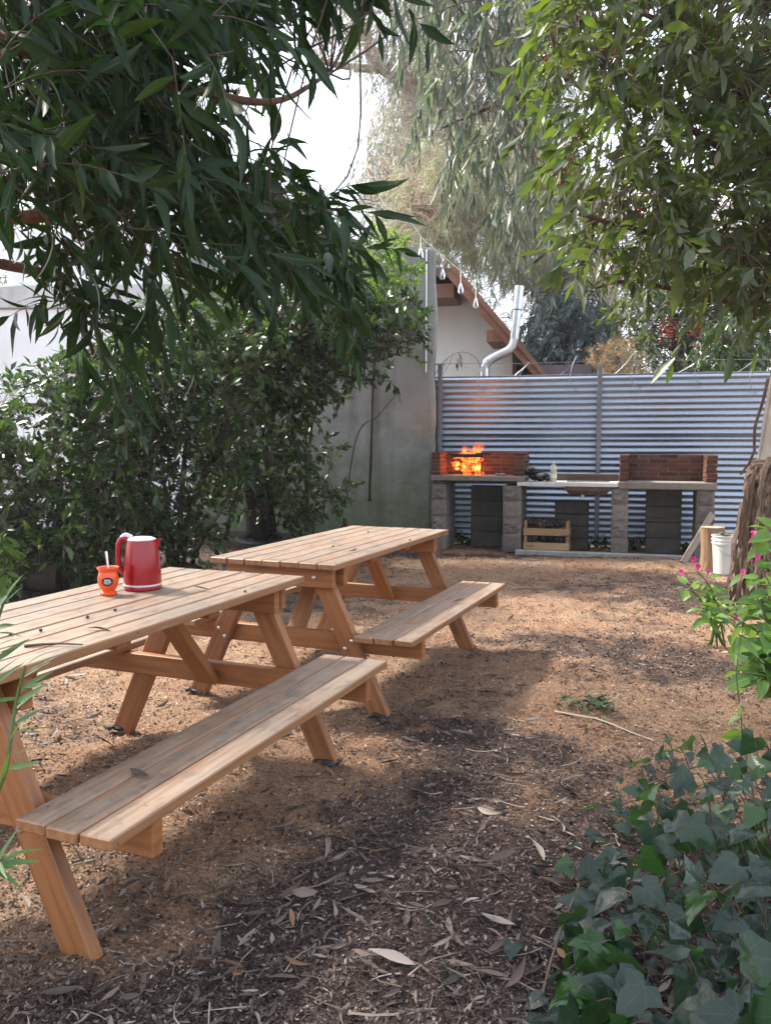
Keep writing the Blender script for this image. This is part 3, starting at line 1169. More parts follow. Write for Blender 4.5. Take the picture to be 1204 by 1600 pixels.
# fallen twigs
mes = []
for i in range(5):
    pts = [Vector((t - .5, .10 * math.sin(3 * t + i) + random.uniform(-.03, .03), .012 + .02 * math.sin(5 * t + i))) for t in [k / 6 for k in range(7)]]
    mes.append(MB().tube(pts, [.012 - .0012 * k for k in range(7)], 5).mesh('fallen_twig', M_['dead_twig'], True))
tw_px = [(945, 1140, .62, -.9), (850, 1250, .28, .1), (690, 1335, .25, .1), (730, 1400, .2, .4), (780, 1520, .3, -.8), (420, 1185, .2, .1), (820, 1340, .24, 1.2), (560, 1330, .2, 1.0),
         (640, 1560, .3, .3), (240, 1300, .22, .1), (380, 1290, .2, .3), (880, 985, .35, .2), (760, 1010, .3, .6), (950, 915, .3, .1), (1000, 1080, .3, -.2), (830, 920, .4, .1), (700, 1100, .25, .4), (520, 1260, .2, -.4)]
for i, (u, v, L, a) in enumerate(tw_px):
    q = onz(u, v)
    Mx = Matrix.Translation((q.x, q.y, float(h_of(np.array(q.x), np.array(q.y))) + .004)) @ Matrix.Rotation(a, 4, 'Z') @ Matrix.Diagonal((L, L * random.uniform(.7, 1.3), L * .6, 1))
    o = link('fallen_twig', mes[i % 5], None, Mx)
    if i == 0: setp(o, 'longest pale bent stick lying beside the wilted green sprig', 'twig')
    else: setp(o, 'thin dry twig lying on the mulch', 'twig', 'dry twigs on the mulch')

# fine twig litter
n = 900
y = np.exp(rng.uniform(math.log(1.5), math.log(9.5), n)); x = rng.uniform(-.58, .6, n) * y
a = rng.uniform(0, 6.28, n); L = rng.uniform(.04, .16, n)
d = np.stack([np.cos(a), np.sin(a), np.zeros(n)], -1)
t = np.linspace(-.5, .5, 4)
P = np.stack([x, y, h_of(x, y) + .008], -1)[:, None, :] + d[:, None, :] * (L[:, None] * t[None])[..., None]
P += np.stack([-np.sin(a), np.cos(a), np.zeros(n)], -1)[:, None, :] * ((L * rng.normal(0, .5, n))[:, None] * (t ** 2)[None])[..., None]
vq, qq = tubes(P, np.full(n, .0026), np.full(n, .0013), 3)
o = link('twig_litter', np_mesh('twig_litter', vq, [qq], M_['dead_twig']))
setp(o, 'fine dry twiglets scattered over the mulch', 'twig litter', kind='stuff')

# ================================================================== PICNIC TABLES
TL, TW, BI, BO, BH, TH = 1.70, .708, .4417, .7415, .412, .745
_cache = {}


def board(name, parent, L, W, T, M, m, key=None, b=.004, jit=0.0):
    """board along its own X, width along Y, thickness along Z, centred"""
    k = (name, round(L, 4), round(W, 4), round(T, 4), m.name)
    if k not in _cache:
        _cache[k] = MB().box(-L / 2, L / 2, -W / 2, W / 2, -T / 2, T / 2, b).mesh(name, m)
    return link(name, _cache[k], parent, M)


def along(p0, p1, wide):
    """matrix: X from p0 to p1, Y along 'wide', centred"""
    p0, p1, wide = Vector(p0), Vector(p1), Vector(wide)
    x = (p1 - p0).normalized()
    z = x.cross(wide).normalized()
    y = z.cross(x)
    M = Matrix.Identity(4)
    for i in range(3):
        M[i][0], M[i][1], M[i][2], M[i][3] = x[i], y[i], z[i], (p0[i] + p1[i]) / 2
    return M


bolt_me = MB().lathe([(.010, 0), (.010, .003), (.007, .006), (.0, .007)], 10, cap1=False).mesh('bolt', M_['bolt'], True)
pad_me = []
for i in range(2):
    mb = MB()
    mb.box(-.03, .03, -.043, .043, .0, .017, .007, jit=.009)
    mb.box(-.042, .012, .035, .066, .0, .016, .005, jit=.009)
    pad_me.append(mb.mesh('foot_pad', M_['rubber']))


def picnic_table(x, y, r, label, pads):
    root = empty('picnic_table', (x, y, 0), label, 'picnic table', 'picnic tables', math.pi / 2 - r)
    T = .030
    n = 7
    w = TW / n
    for i in range(n):
        yy_ = -TW / 2 + (i + .5) * w
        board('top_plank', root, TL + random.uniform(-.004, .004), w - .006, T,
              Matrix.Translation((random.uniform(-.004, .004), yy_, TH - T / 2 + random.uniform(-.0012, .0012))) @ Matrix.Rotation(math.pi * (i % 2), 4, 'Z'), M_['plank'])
    for sd in (-1, 1):
        wb_ = (BO - BI) / 3
        for i in range(3):
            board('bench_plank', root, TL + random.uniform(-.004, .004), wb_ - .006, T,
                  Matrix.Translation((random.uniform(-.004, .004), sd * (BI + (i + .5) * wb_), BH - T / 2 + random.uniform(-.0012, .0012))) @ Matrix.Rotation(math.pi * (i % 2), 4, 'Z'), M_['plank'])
    fx = TL / 2 - .135
    for e in (-1, 1):
        for sd in (-1, 1):
            p0 = (e * fx, sd * .522, .0 if True else .02); p1 = (e * fx, sd * .185, TH - T - .002)
            # cut square to the board, let into the mulch by a centimetre
            dirv = (Vector(p1) - Vector(p0)).normalized()
            p0 = Vector(p0) - dirv * .02
            board('leg', root, (Vector(p1) - Vector(p0)).length, .095, .043, along(p0, p1, (0, 1, 0)), M_['frame'])
            for dy in (.0, .0):
                pass
            zb = BH - T - .045
            ly = .522 - (.522 - .185) * (zb / .713)
            for q in (-1, 1):
                o = link('bolt', bolt_me, root, Matrix.Translation((e * (fx + .0225), sd * (ly + q * .018), zb + q * .02)) @ Matrix.Rotation(e * math.pi / 2, 4, 'Y'))
            if (e, ) in pads or e in pads:
                link('foot_pad', random.choice(pad_me), root, Matrix.Translation((e * fx, sd * .53, -.004)) @ Matrix.Rotation(random.uniform(-.3, .3), 4, 'Z'))
        # apron: two boards that hold the leg tops between them
        for k_, dx in enumerate((.045, -.045)):
            ww = .60 if k_ == 0 else .64
            board('apron', root, ww, .098, .040, along((e * (fx + dx), -ww / 2, TH - T - .0515), (e * (fx + dx), ww / 2, TH - T - .0515), (0, 0, 1)), M_['frame'])
        for sy in (-.2, .2):
            link('bolt', bolt_me, root, Matrix.Translation((e * (fx + .0655), sy, TH - T - .05)) @ Matrix.Rotation(e * math.pi / 2, 4, 'Y'))
        # bearer that carries the benches
        zb = BH - T - .0475
        board('bearer', root, BO * 2 - .02, .092, .042, along((e * (fx - .045), -BO + .01, zb), (e * (fx - .045), BO - .01, zb), (0, 0, 1)), M_['frame'])
        # brace from the bearer up to the middle batten
        board('brace', root, .52, .09, .04, along((e * (fx - .075), 0, zb - .03), (e * .30, 0, TH - T - .022), (0, 1, 0)), M_['frame'])
        board('batten', root, TW - .12, .07, .035, along((e * .25, -(TW - .12) / 2, TH - T - .0195), (e * .25, (TW - .12) / 2, TH - T - .0195), (1, 0, 0)), M_['frame'])
    return root


T1 = picnic_table(-.995, 2.908, .385, 'pine picnic table carrying the red kettle and the orange cup', (1,))
T2 = picnic_table(-.233, 4.809, .394, 'pine picnic table with a bare top, next to the concrete wall', (-1,))

# ------------------------------------------------------------------ kettle
kp = onz(221, 920, TH)
ket = empty('electric_kettle', (kp.x + .006, kp.y, TH), 'glossy red electric kettle with a pale lid standing on the table', 'kettle', rz=R(6))
ket.scale = (.92, .92, 1.0)
MB().lathe([(.074, 0), (.079, .004), (.080, .016), (.079, .018)], 40).build('base', M_['red'], ket, smooth=True)
MB().lathe([(.0795, .018), (.0805, .0185), (.0805, .024), (.0795, .0245)], 40).build('base_ring', M_['grey_plastic'], ket, smooth=True)
MB().lathe([(.079, .0245), (.079, .05), (.0765, .09), (.072, .135), (.067, .170), (.062, .190), (.060, .195)], 40).build('body', M_['red'], ket, smooth=True)
MB().lathe([(.059, .195), (.059, .199), (.045, .205), (.018, .208), (.0, .2085)], 40, cap1=False).build('lid', M_['grey_plastic'], ket, smooth=True)  # sky glare on the lid put into its pale colour
hd = curve([(-.055, 0, .190), (-.076, 0, .202), (-.094, 0, .182), (-.099, 0, .130), (-.094, 0, .085), (-.076, 0, .060)], 8)
mb = MB()
hr = [.009 + .003 * math.sin(math.pi * i / (len(hd) - 1)) for i in range(len(hd))]
mb.tube(hd, hr, 12)
mb.build('handle', M_['red'], ket, smooth=True)
hb = curve([(-.040, 0, .205), (-.066, 0, .214), (-.084, 0, .204)], 6)
MB().tube(hb, [.009] * len(hb), 10).build('handle_top', M_['grey_plastic'], ket, smooth=True)
mb = MB()
mb.add([(.055, -.026, .197), (.055, .026, .197), (.055, .020, .150), (.055, -.020, .150), (.079, -.006, .198), (.079, .006, .198), (.069, .004, .158), (.069, -.004, .158)],
       [(0, 4, 5, 1), (4, 7, 6, 5), (0, 3, 7, 4), (1, 5, 6, 2), (3, 2, 6, 7)])
mb.build('spout', M_['red'], ket)
# ------------------------------------------------------------------ mate cup
mp = onz(170, 929, TH)
cup = empty('mate_cup', (mp.x, mp.y, TH), 'small orange mate cup with a round black badge on the table', 'cup')
MB().lathe([(.026, 0), (.031, .002), (.031, .010), (.024, .016), (.030, .026), (.037, .044), (.039, .060), (.036, .078), (.033, .088), (.037, .097), (.041, .103), (.040, .106), (.034, .104), (.030, .085), (.0, .080)], 32, cap1=False).build('body', M_['orange'], cup, smooth=True)
# badge follows the curve of the cup
Vv = [(0, -.0415, .055)]; nb = 20
for k_ in range(nb):
    a = 2 * math.pi * k_ / nb
    xx_, zz_ = .021 * math.cos(a), .055 + .0165 * math.sin(a)
    rr_ = .0408
    Vv.append((xx_, -math.sqrt(max(rr_ ** 2 - xx_ ** 2, 0)), zz_))
bad = MB().add(Vv, [(0, 1 + k_, 1 + (k_ + 1) % nb) for k_ in range(nb)]).build('badge', M_['black_label'], cup, Matrix.Rotation(R(14), 4, 'Z'))
mb = MB()
def bq(x0, x1, z0, z1):
    def P(x, z): return (x, -math.sqrt(.0420 ** 2 - x * x), z)
    n_ = 4
    for i in range(n_):
        a_, b_ = x0 + (x1 - x0) * i / n_, x0 + (x1 - x0) * (i + 1) / n_
        mb.add([P(a_, z0), P(b_, z0), P(b_, z1), P(a_, z1)], [(0, 1, 2, 3)])
for x0, x1, z0, z1 in ((-.010, -.006, .058, .064), (-.004, .0, .0585, .0635), (.002, .005, .058, .064), (.007, .010, .059, .063), (-.014, .014, .0555, .0565), (-.012, -.005, .050, .0535), (-.003, .003, .0495, .0535), (.005, .012, .050, .0535), (-.008, .008, .0455, .0465)):
    bq(x0, x1, z0, z1)
mb.build('badge_print', M_['white_print'], bad)
MB().lathe([(.0, .090), (.031, .091)], 20, cap0=False).build('herb', M_['leaf_wilt'], cup)
MB().tube([(0.002, 0, .085), (-.002, .002, .13), (-.006, .004, .165)], [.0045, .0045, .006], 10).build('straw', M_['bomb'], cup, smooth=True)

# ------------------------------------------------------------------ odds and ends on the tables
def on_top(u, v, z, name, me, lab, cat, grp=None, a=None, s=1.0, dz=.0):
    q = onz(u, v, z)
    o = link(name, me, None, Matrix.Translation((q.x, q.y, z + dz)) @ Matrix.Rotation(random.uniform(0, 6.28) if a is None else a, 4, 'Z') @ Matrix.Diagonal((s, s, s, 1)))
    return setp(o, lab, cat, grp)


seed_me = MB().lathe([(.0, 0), (.0045, .0015), (.006, .005), (.0045, .009), (.0, .0105)], 8, cap0=False, cap1=False).mesh('seed_pod', M_['dead_dark'], True)
for (u, v) in ((137, 966), (17, 993), (64, 987), (383, 926), (260, 985), (180, 955)):
    on_top(u, v, TH + .0, 'seed_pod', seed_me, 'small dark round seed pod lying on the tabletop', 'seed pod', 'dark seed pods on the tables')
for (u, v) in ((575, 832), (640, 845), (520, 855), (690, 835)):
    on_top(u, v, TH, 'seed_pod', seed_me, 'small dark round seed pod lying on the tabletop', 'seed pod', 'dark seed pods on the tables')
lm = [np_mesh('fallen_leaf', t['V'], t['F'], M_['dead_leaf'], True, t['U']) for t in dl]
on_top(330, 925, TH, 'fallen_leaf', lm[0], 'pale curled leaf on the tabletop near the kettle', 'leaf', None, 2.5, .08, .008)
on_top(135, 985, TH, 'fallen_leaf', lm[1], 'pale curled leaf on the tabletop near the orange cup', 'leaf', None, .2, .09, .008)
on_top(543, 865, TH, 'fallen_leaf', lm[3], 'pale folded leaf on the bare tabletop', 'leaf', None, .6, .09, .010)
ld2 = [np_mesh('fallen_leaf', t['V'], t['F'], M_['dead_dark'], True, t['U']) for t in dl]
on_top(235, 1218, BH, 'fallen_leaf', ld2[1], 'dark narrow leaf on the bench with nothing else on it', 'leaf', None, 2.7, .13, .008)
on_top(705, 943, BH, 'fallen_leaf', ld2[2], 'dark crumpled leaf on the bench of the bare table', 'leaf', None, .4, .08, .008)
tw2 = MB().tube([(-.5, 0, .05), (-.2, .04, .06), (.1, .02, .07), (.5, -.08, .06)], [.03, .028, .022, .015], 6).mesh('fallen_twig', M_['dead_dark'], True)
on_top(85, 1010, TH, 'fallen_twig', tw2, 'dark bent twig lying on the tabletop of the kettle table', 'twig', None, .15, .16, -.004)

# ================================================================== GRILLS
G0 = Vector((.552, 10.2, 0))
GPSI = R(16)
Mg = Matrix.Translation(G0) @ Matrix.Rotation(-GPSI, 4, 'Z')
Mgi = Mg.inverted()
gn = Mg.to_3x3() @ Vector((0, 1, 0))


def gl(u, v, off=0.0):
    q = Mgi @ plane_hit(u, v, Mg @ Vector((0, off, 0)), gn)
    return q.x, q.z


def gs(u, v=800, off=0.0): return gl(u, v, off)[0]


block_mes = []
for i in range(5):
    mb = MB()
    mb.box(-.5, .5, -.47, .5, -.5, .5, .02, jit=.012)
    gv = []
    for a_ in range(7):
        for b_ in range(6):
            e_ = a_ in (0, 6) or b_ in (0, 5)
            gv.append((-.48 + .96 * a_ / 6 + (0 if e_ else random.uniform(-.05, .05)), -.465 if e_ else -.5 - random.uniform(.0, .075), -.48 + .96 * b_ / 5 + (0 if e_ else random.uniform(-.06, .06))))
    mb.add(gv, [(a_ * 6 + b_, (a_ + 1) * 6 + b_, (a_ + 1) * 6 + b_ + 1, a_ * 6 + b_ + 1) for a_ in range(6) for b_ in range(5)])
    block_mes.append(mb.mesh('block', M_['block']))
brick_mes = []
for i in range(4):
    mb = MB(); mb.box(-.5, .5, -.5, .5, -.5, .5, .05, jit=.028); brick_mes.append(mb.mesh('brick', M_['brick']))


def place(me, name, parent, cx, cy_, cz, sx, sy, sz, rz=0.0):
    return link(name, me, parent, Matrix.Translation((cx, cy_, cz)) @ Matrix.Rotation(rz, 4, 'Z') @ Matrix.Diagonal((sx, sy, sz, 1)))


def pillar(root, s0, s1, top, depth=.57, x0=0.0, n=4):
    h = top / n
    for i in range(n):
        d1 = .39 if i % 2 else .19
        for (a, b) in ((0, d1), (d1, depth)):
            place(random.choice(block_mes), 'block', root, (s0 + s1) / 2 - x0 + random.uniform(-.004, .004), (a + b) / 2 + random.uniform(-.004, .004), h * (i + .5), (s1 - s0) * random.uniform(.97, 1.0), (b - a) - .006, h - .008)
    MB().box(s0 - x0 + .012, s1 - x0 - .012, .014, depth - .014, 0, top).build('mortar', M_['mortar'], root)


def hearth(root, x0, sA, sB, slab_z0, slab_z1, top, jl, jr, back_y=.50, depth=.57):
    """slab and three low brick walls, sA..sB overall, jamb widths jl, jr"""
    MB().box(sA - x0, sB - x0, -.015, depth, slab_z0, slab_z1, .008, jit=.004).build('slab', M_['slab'], root)
    h = top - slab_z1
    nc = 6
    ch = h / nc
    def run(xa, xb, ya, yb, ax, c):
        """course of bricks along ax between the given limits"""
        z = slab_z1 + ch * (c + .5)
        L0, L1 = (xa, xb) if ax == 0 else (ya, yb)
        p_ = L0 - (.11 if c % 2 else 0)
        while p_ < L1 - .01:
            a, b = max(p_, L0), min(p_ + .225, L1)
            if b - a > .03:
                j = random.uniform(-.005, .005)
                if ax == 0:
                    place(random.choice(brick_mes), 'brick', root, (a + b) / 2 - x0, (ya + yb) / 2 + j, z, b - a - .010, yb - ya - .004, ch - .009)
                else:
                    place(random.choice(brick_mes), 'brick', root, (xa + xb) / 2 - x0 + j, (a + b) / 2, z, xb - xa - .004, b - a - .010, ch - .009)
            p_ += .225
    for c in range(nc):
        run(sA + jl, sB - jr, back_y - .11, back_y, 0, c)
        run(sA + .004, sA + jl, 0, back_y, 1, c)
        run(sB - jr, sB - .004, 0, back_y, 1, c)
    mo = MB()
    mo.box(sA + jl - x0, sB - jr - x0, back_y - .095, back_y - .015, slab_z1 + .001, top - .012)
    mo.box(sA - x0 + .016, sA + jl - x0 - .016, .016, back_y - .016, slab_z1 + .001, top - .012)
    mo.box(sB - jr - x0 + .016, sB - x0 - .016, .016, back_y - .016, slab_z1 + .001, top - .012)
    mo.build('mortar', M_['mortar'], root)


# first grill, with the fire
s1a, s1b = gs(672.7), gs(696.7)
s2a, s2b = gs(784.3), gs(814)
s3a, s3b = gs(954), gs(981)
s4a, s4b = gs(1087), gs(1116)
zL0, zL1 = gl(735, 757.5)[1], gl(735, 747)[1]
zR0, zR1 = gl(1040, 764.5)[1], gl(1040, 753.5)[1]
topL, topR = gl(745, 706.5)[1], gl(1040, 710.5)[1]
zC0, zC1 = gl(880, 760)[1], gl(880, 753.5)[1]
sL1 = gs(819.6, 730); sR0 = gs(966, 735); sR1 = gs(1121, 735)


def groot(name, s, label, cat, grp=None):
    p_ = Mg @ Vector((s, 0, 0))
    return empty(name, p_, label, cat, grp, -GPSI)


gA = groot('brick_grill', s1a, 'brick and block barbecue grill with a fire burning in it', 'barbecue grill', 'brick barbecue grills')
pillar(gA, s1a, s1b, zL0 - .002, x0=s1a)
pillar(gA, s2a, s2b, zC0 - .002, x0=s1a)
hearth(gA, s1a, s1a, sL1, zC1 + .003, zL1 + .03, topL, gs(688, 730) - s1a, sL1 - gs(801, 730))
gB = groot('brick_grill', s3a, 'brick and block barbecue grill with an empty hearth, beside the peeling tree', 'barbecue grill', 'brick barbecue grills')
pillar(gB, s3a, s3b, min(zR0, zC0) - .002, x0=s3a)
pillar(gB, s4a, s4b, zR0 - .002, x0=s3a)
hearth(gB, s3a, sR0, sR1, zR0, zR1, topR, gs(981.7, 735) - sR0, sR1 - gs(1102, 735))

# counter with a sunk basin
cA, cB = gs(814, 757) - .05, sR0 - .004
cr = groot('sink_counter', cA, 'pale counter slab with a rusty basin hung below, set between the two brick grills', 'counter')
bx0, bx1 = gs(879, 757) - cA, gs(955, 757) - cA
mb = MB()
W_ = cB - cA
mb.box(0, bx0 + .03, -.01, .50, zC0, zC1 - .001, .004)
mb.box(bx1 - .03, W_, -.01, .50, zC0, zC1 - .001, .004)
mb.box(bx0 + .03, bx1 - .03, -.01, .09, zC0, zC1 - .001, .004)
mb.box(bx0 + .03, bx1 - .03, .42, .50, zC0, zC1 - .001, .004)
mb.build('slab', M_['counter'], cr)
zb0 = gl(910, 774)[1]
mb = MB()
ring = []
for (ins, z_) in ((.0, zC0 - .002), (.02, zC0 - .05), (.06, zb0 + .015), (.10, zb0)):
    ring.append([(bx0 + ins, .05 + ins, z_), (bx1 - ins, .05 + ins, z_), (bx1 - ins, .46 - ins, z_), (bx0 + ins, .46 - ins, z_)])
Vv = [p_ for r_ in ring for p_ in r_]
Ff = []
for i in range(3):
    for k_ in range(4):
        Ff.append((i * 4 + k_, i * 4 + (k_ + 1) % 4, (i + 1) * 4 + (k_ + 1) % 4, (i + 1) * 4 + k_))
Ff.append((12, 13, 14, 15))
mb.add(Vv, Ff)
mb.build('basin', M_['basin'], cr)
MB().tube([((bx0 + bx1) / 2 - .06, .22, zb0 + .002), ((bx0 + bx1) / 2 - .06, .22, zb0 - .05)], .024, 12).build('drain', M_['grey_plastic'], cr, smooth=True)
sb0 = gs(868, 747, .45) - cA
zz0 = zC1
MB().box(sb0, W_ - .004, .42, .452, zz0 + .002, zz0 + .085, .004).build('backsplash', M_['backboard'], cr)

# stacks of hollow blocks below
def block_stack(u0, u1, vtop, label, y0, rows, slots=False):
    sA_, sB_ = gs(u0, 800, y0), gs(u1, 800, y0)
    top = gl((u0 + u1) / 2, vtop, y0)[1]
    q = Mg @ Vector((sA_, y0, 0))
    rt = empty('block_stack', q, label, 'block stack', 'dark block stacks under the counter', -GPSI)
    h = top / rows
    W2 = sB_ - sA_
    for i in range(rows):
        mb = MB()
        z0, z1 = h * i + .001, h * (i + 1) - .005
        if slots and i in (rows - 1, rows - 2):
            zs = z0 + .02
            mb.box(0, W2, .02, .12, z0, z1 - .0)
            mb.box(0, W2, 0, .019, zs + .03, z1, .003); mb.box(0, W2, 0, .019, z0, zs - .012, .003)
            for xa, xb in ((0, .035), (W2 / 2 - .018, W2 / 2 + .018), (W2 - .035, W2)):
                mb.box(xa, xb, 0, .0188, zs - .0119, zs + .0299)
        else:
            mb.box(0, W2, 0, .12, z0, z1, .006)
        mb.build('block', M_['dark_block'], rt)
    return rt


block_stack(735, 784, 758, 'dark block stack below the burning grill', .42, 4)
block_stack(866, 919, 784, 'dark block stack below the rusty basin, behind the crate', .38, 4)
block_stack(1008, 1064, 766, 'dark block stack with slots below the empty hearth', .30, 4, True)

# kerb strip in front
ks, ke = gs(804, 865, -.05), gs(1070, 865, -.05)
MB().box(0, ke - ks, -.09, .02, -.06, .035, .01, jit=.004).build('kerb', M_['kerb'], None, Mg @ Matrix.Translation((ks, 0, 0)))['kind'] = 'structure'

# ---- fire
fu, fz = gl(726, 744)
fire_c = Vector((fu, .22, zL1 + .03))
bk = groot('fire_basket', fu, 'black iron fire basket holding burning logs in the brick hearth', 'fire basket')
x0_, x1_ = gs(702, 730) - fu, gs(750, 730) - fu
zt = gl(726, 711)[1]
zf_ = zL1 + .03
for i in range(4):
    xx_ = x0_ + (x1_ - x0_) * i / 3
    MB().tube([(xx_, .08, zf_), (xx_, .08, zt)], .005, 6).build('bar', M_['black_metal'], bk)
MB().box(x0_, x1_, .072, .080, zt - .03, zt + .012, .002).build('top_bar', M_['black_metal'], bk)
for zq in (zf_ + .03, zt):
    MB().tube([(x0_, .08, zq), (x1_, .08, zq), (x1_, .36, zq), (x0_, .36, zq), (x0_, .08, zq)], .006, 6).build('rail', M_['black_metal'], bk)
MB().tube([(x1_ + .003, .079, zf_), (x1_ + .003, .079, zt + .05)], .008, 6).build('corner_bar', M_['black_metal'], bk)
for i in range(8):
    a = random.uniform(-.5, .5)
    L_ = random.uniform(.2, .3)
    c = Vector((random.uniform(x0_ + .1, x1_ - .1), random.uniform(.14, .32), zf_ + .03 + .03 * i))
    dv = Vector((math.cos(a), math.sin(a) * .5, random.uniform(-.25, .25))) * L_ / 2
    o = MB().tube([c - dv, c, c + dv], [.024, .028, .022], 7, wob=.15).build('burning_log', M_['ember'], None, Mg @ Matrix.Translation((fu, 0, 0)))
    setp(o, 'charred log glowing orange inside the fire basket', 'log', 'logs burning in the fire basket')


def flame(cx, cy_, z0, h, w, seed):
    rr = random.Random(seed)
    n, ns = 10, 11
    Vv = []; U = []
    for i in range(ns):
        t = i / (ns - 1)
        r = w * (math.sin(math.pi * min(1, (t * .85 + .13))) ** .8) * (1 - t * .55) if i < ns - 1 else .001
        ox = .35 * w * math.sin(4.5 * t + seed) * t * 1.6; oy = .2 * w * math.cos(5 * t + seed * 2) * t
        for k_ in range(n):
            a = 2 * math.pi * k_ / n
            q = r * (1 + .25 * math.sin(3 * a + seed + 6 * t))
            Vv.append((cx + ox + q * math.cos(a), cy_ + oy + .6 * q * math.sin(a), z0 + h * t)); U.append((0, t, 0))
    Q_ = []
    for i in range(ns - 1):
        for k_ in range(n):
            Q_.append((i * n + k_, i * n + (k_ + 1) % n, (i + 1) * n + (k_ + 1) % n, (i + 1) * n + k_))
    return np.array(Vv), np.array(Q_), np.array(U)


fl = groot('fire', fu, 'bright orange flames rising from the fire basket above the bricks', 'fire')
for i in range(22):
    t = random.random()
    cx = x0_ + .05 + (x1_ - x0_ - .08) * (i + .5) / 22 + random.uniform(-.02, .02)
    h = random.uniform(.08, .19)
    if i in (6, 9, 14): h = .22
    vv, q_, u_ = flame(cx, random.uniform(.14, .32), zf_ + .03 + random.uniform(0, .05), h, random.uniform(.024, .045), i * 1.7)
    link('flame', np_mesh('flame', vv, [q_], M_['flame'], True, u_), fl)
for i in range(9):      # torn upper tongues
    cx = random.uniform(x0_ + .08, x1_ - .02)
    vv, q_, u_ = flame(cx, random.uniform(.16, .28), zt - .02 + random.uniform(0, .07), random.uniform(.10, .20), random.uniform(.028, .055), 30 + i * 2.3)
    link('flame', np_mesh('flame', vv, [q_], M_['flame_thin'], True, u_), fl)
ld = bpy.data.lights.new('fire_light', 'POINT')
ld.energy = 12.0; ld.color = (1, .22, .04); ld.shadow_soft_size = .10
lo_ = bpy.data.objects.new('fire_light', ld); lo_.parent = fl; lo_.location = (.0, .2, zf_ + .10); col.objects.link(lo_)


# ---- lumps
def lump(r, seed, flat=.8):
    rr = random.Random(seed)
    mb = MB()
    n = 8
    prof = [(.0, -flat), (.65, -.6 * flat), (1, 0), (.7, .6 * flat), (.0, flat)]
    Vv = []; Ff = []
    for (q, z_) in prof:
        for k_ in range(n):
            a = 2 * math.pi * k_ / n
            j = rr.uniform(.72, 1.25)
            Vv.append((r * q * j * math.cos(a), r * q * j * math.sin(a), r * (z_ + rr.uniform(-.12, .12))))
    for i in range(len(prof) - 1):
        for k_ in range(n):
            Ff.append((i * n + k_, i * n + (k_ + 1) % n, (i + 1) * n + (k_ + 1) % n, (i + 1) * n + k_))
    mb.add(Vv, Ff)
    return mb


coal_mes = [lump(1, i).mesh('charcoal', M_['coal']) for i in range(4)]
ash_mes = [lump(1, i + 9).mesh('charcoal', M_['ash']) for i in range(3)]
zt_ = zC1
for i in range(44):
    f = i / 43
    u = 806 + 50 * random.random()
    sx = gs(u, 748)
    hump = max(0, 1 - ((u - 820) / 34) ** 2)
    zz = zt_ + .03 + random.random() * .135 * hump
    r_ = random.uniform(.032, .058)
    me = random.choice(ash_mes) if (random.random() < .22) else random.choice(coal_mes)
    o = link('charcoal', me, None, Mg @ Matrix.Translation((sx, random.uniform(.04, .22), zz)) @ Matrix.Rotation(random.uniform(0, 6), 4, 'Z') @ Matrix.Diagonal((r_ * 1.3, r_, r_ * .8, 1)))
    if me in ash_mes: setp(o, 'grey ash covered lump in the heap of charcoal on the counter', 'charcoal', 'grey lumps in the charcoal heap')
    else: setp(o, 'black charcoal lump heaped on the counter by the oil bottle', 'charcoal', 'black lumps in the charcoal heap')
for i in range(4):
    o = link('charcoal', ash_mes[i % 3], None, Mg @ Matrix.Translation((gs(774 + 4 * i, 744), random.uniform(.04, .12), zL1 + .045)) @ Matrix.Diagonal((.03, .022, .02, 1)))
    setp(o, 'pale ash lump lying in the burning hearth beside the fire basket', 'charcoal', 'ash lumps in the burning hearth')

# ---- oil bottle
bs = gs(864, 745, .1)
bt = empty('oil_bottle', Mg @ Vector((bs, .10, zC1)), 'clear bottle half full of yellow oil standing on the counter', 'bottle')
MB().lathe([(.036, 0), (.040, .006), (.040, .10), (.037, .11), (.040, .12), (.039, .165), (.030, .195), (.016, .215), (.015, .222)], 20).build('bottle', M_['bottle'], bt, smooth=True)
MB().lathe([(.035, .004), (.0385, .008), (.0385, .10), (.0355, .11), (.037, .125), (.0, .126)], 20, cap1=False).build('oil', M_['oil'], bt, smooth=True)
MB().lathe([(.018, .222), (.018, .238), (.0, .239)], 14, cap1=False).build('cap', M_['grey_plastic'], bt, smooth=True)
MB().lathe([(.0404, .045), (.0404, .095)], 20, cap0=False, cap1=False).build('paper_label', M_['white_print'], bt, smooth=True)

# ---- crate of cones
ca, cb = gs(817, 840, .0), gs(888, 840, .0)
crt = empty('wooden_crate', Mg @ Vector((ca, .04, .02)), 'slatted wooden crate filled with dark cones standing under the counter', 'crate', None, -GPSI)
CW, CD, CHh = cb - ca, .34, .27
for (xx_, yy_) in ((.02, .02), (CW - .02, .02), (.02, CD - .02), (CW - .02, CD - .02)):
    MB().box(xx_ - .017, xx_ + .017, yy_ - .017, yy_ + .017, 0, CHh + .09, .003).build('corner_post', M_['crate'], crt)
for z0 in (.015, .185):
    for (a, b, c, d_) in ((0, CW, -.012, .002), (0, CW, CD - .002, CD + .012)):
        MB().box(a, b, c, d_, z0, z0 + .085, .003).build('slat', M_['crate'], crt)
    for (a, b) in ((-.010, .002), (CW - .002, CW + .010)):
        MB().box(a, b, .004, CD - .004, z0, z0 + .085, .003).build('slat', M_['crate'], crt)
for i in range(4):
    MB().box(.01, CW - .01, .03 + i * .075, .09 + i * .075, 0, .012, .002).build('bottom_slat', M_['crate'], crt)
cone_mes = [lump(1, 40 + i, 1.0).mesh('pine_cone', M_['cone']) for i in range(4)]
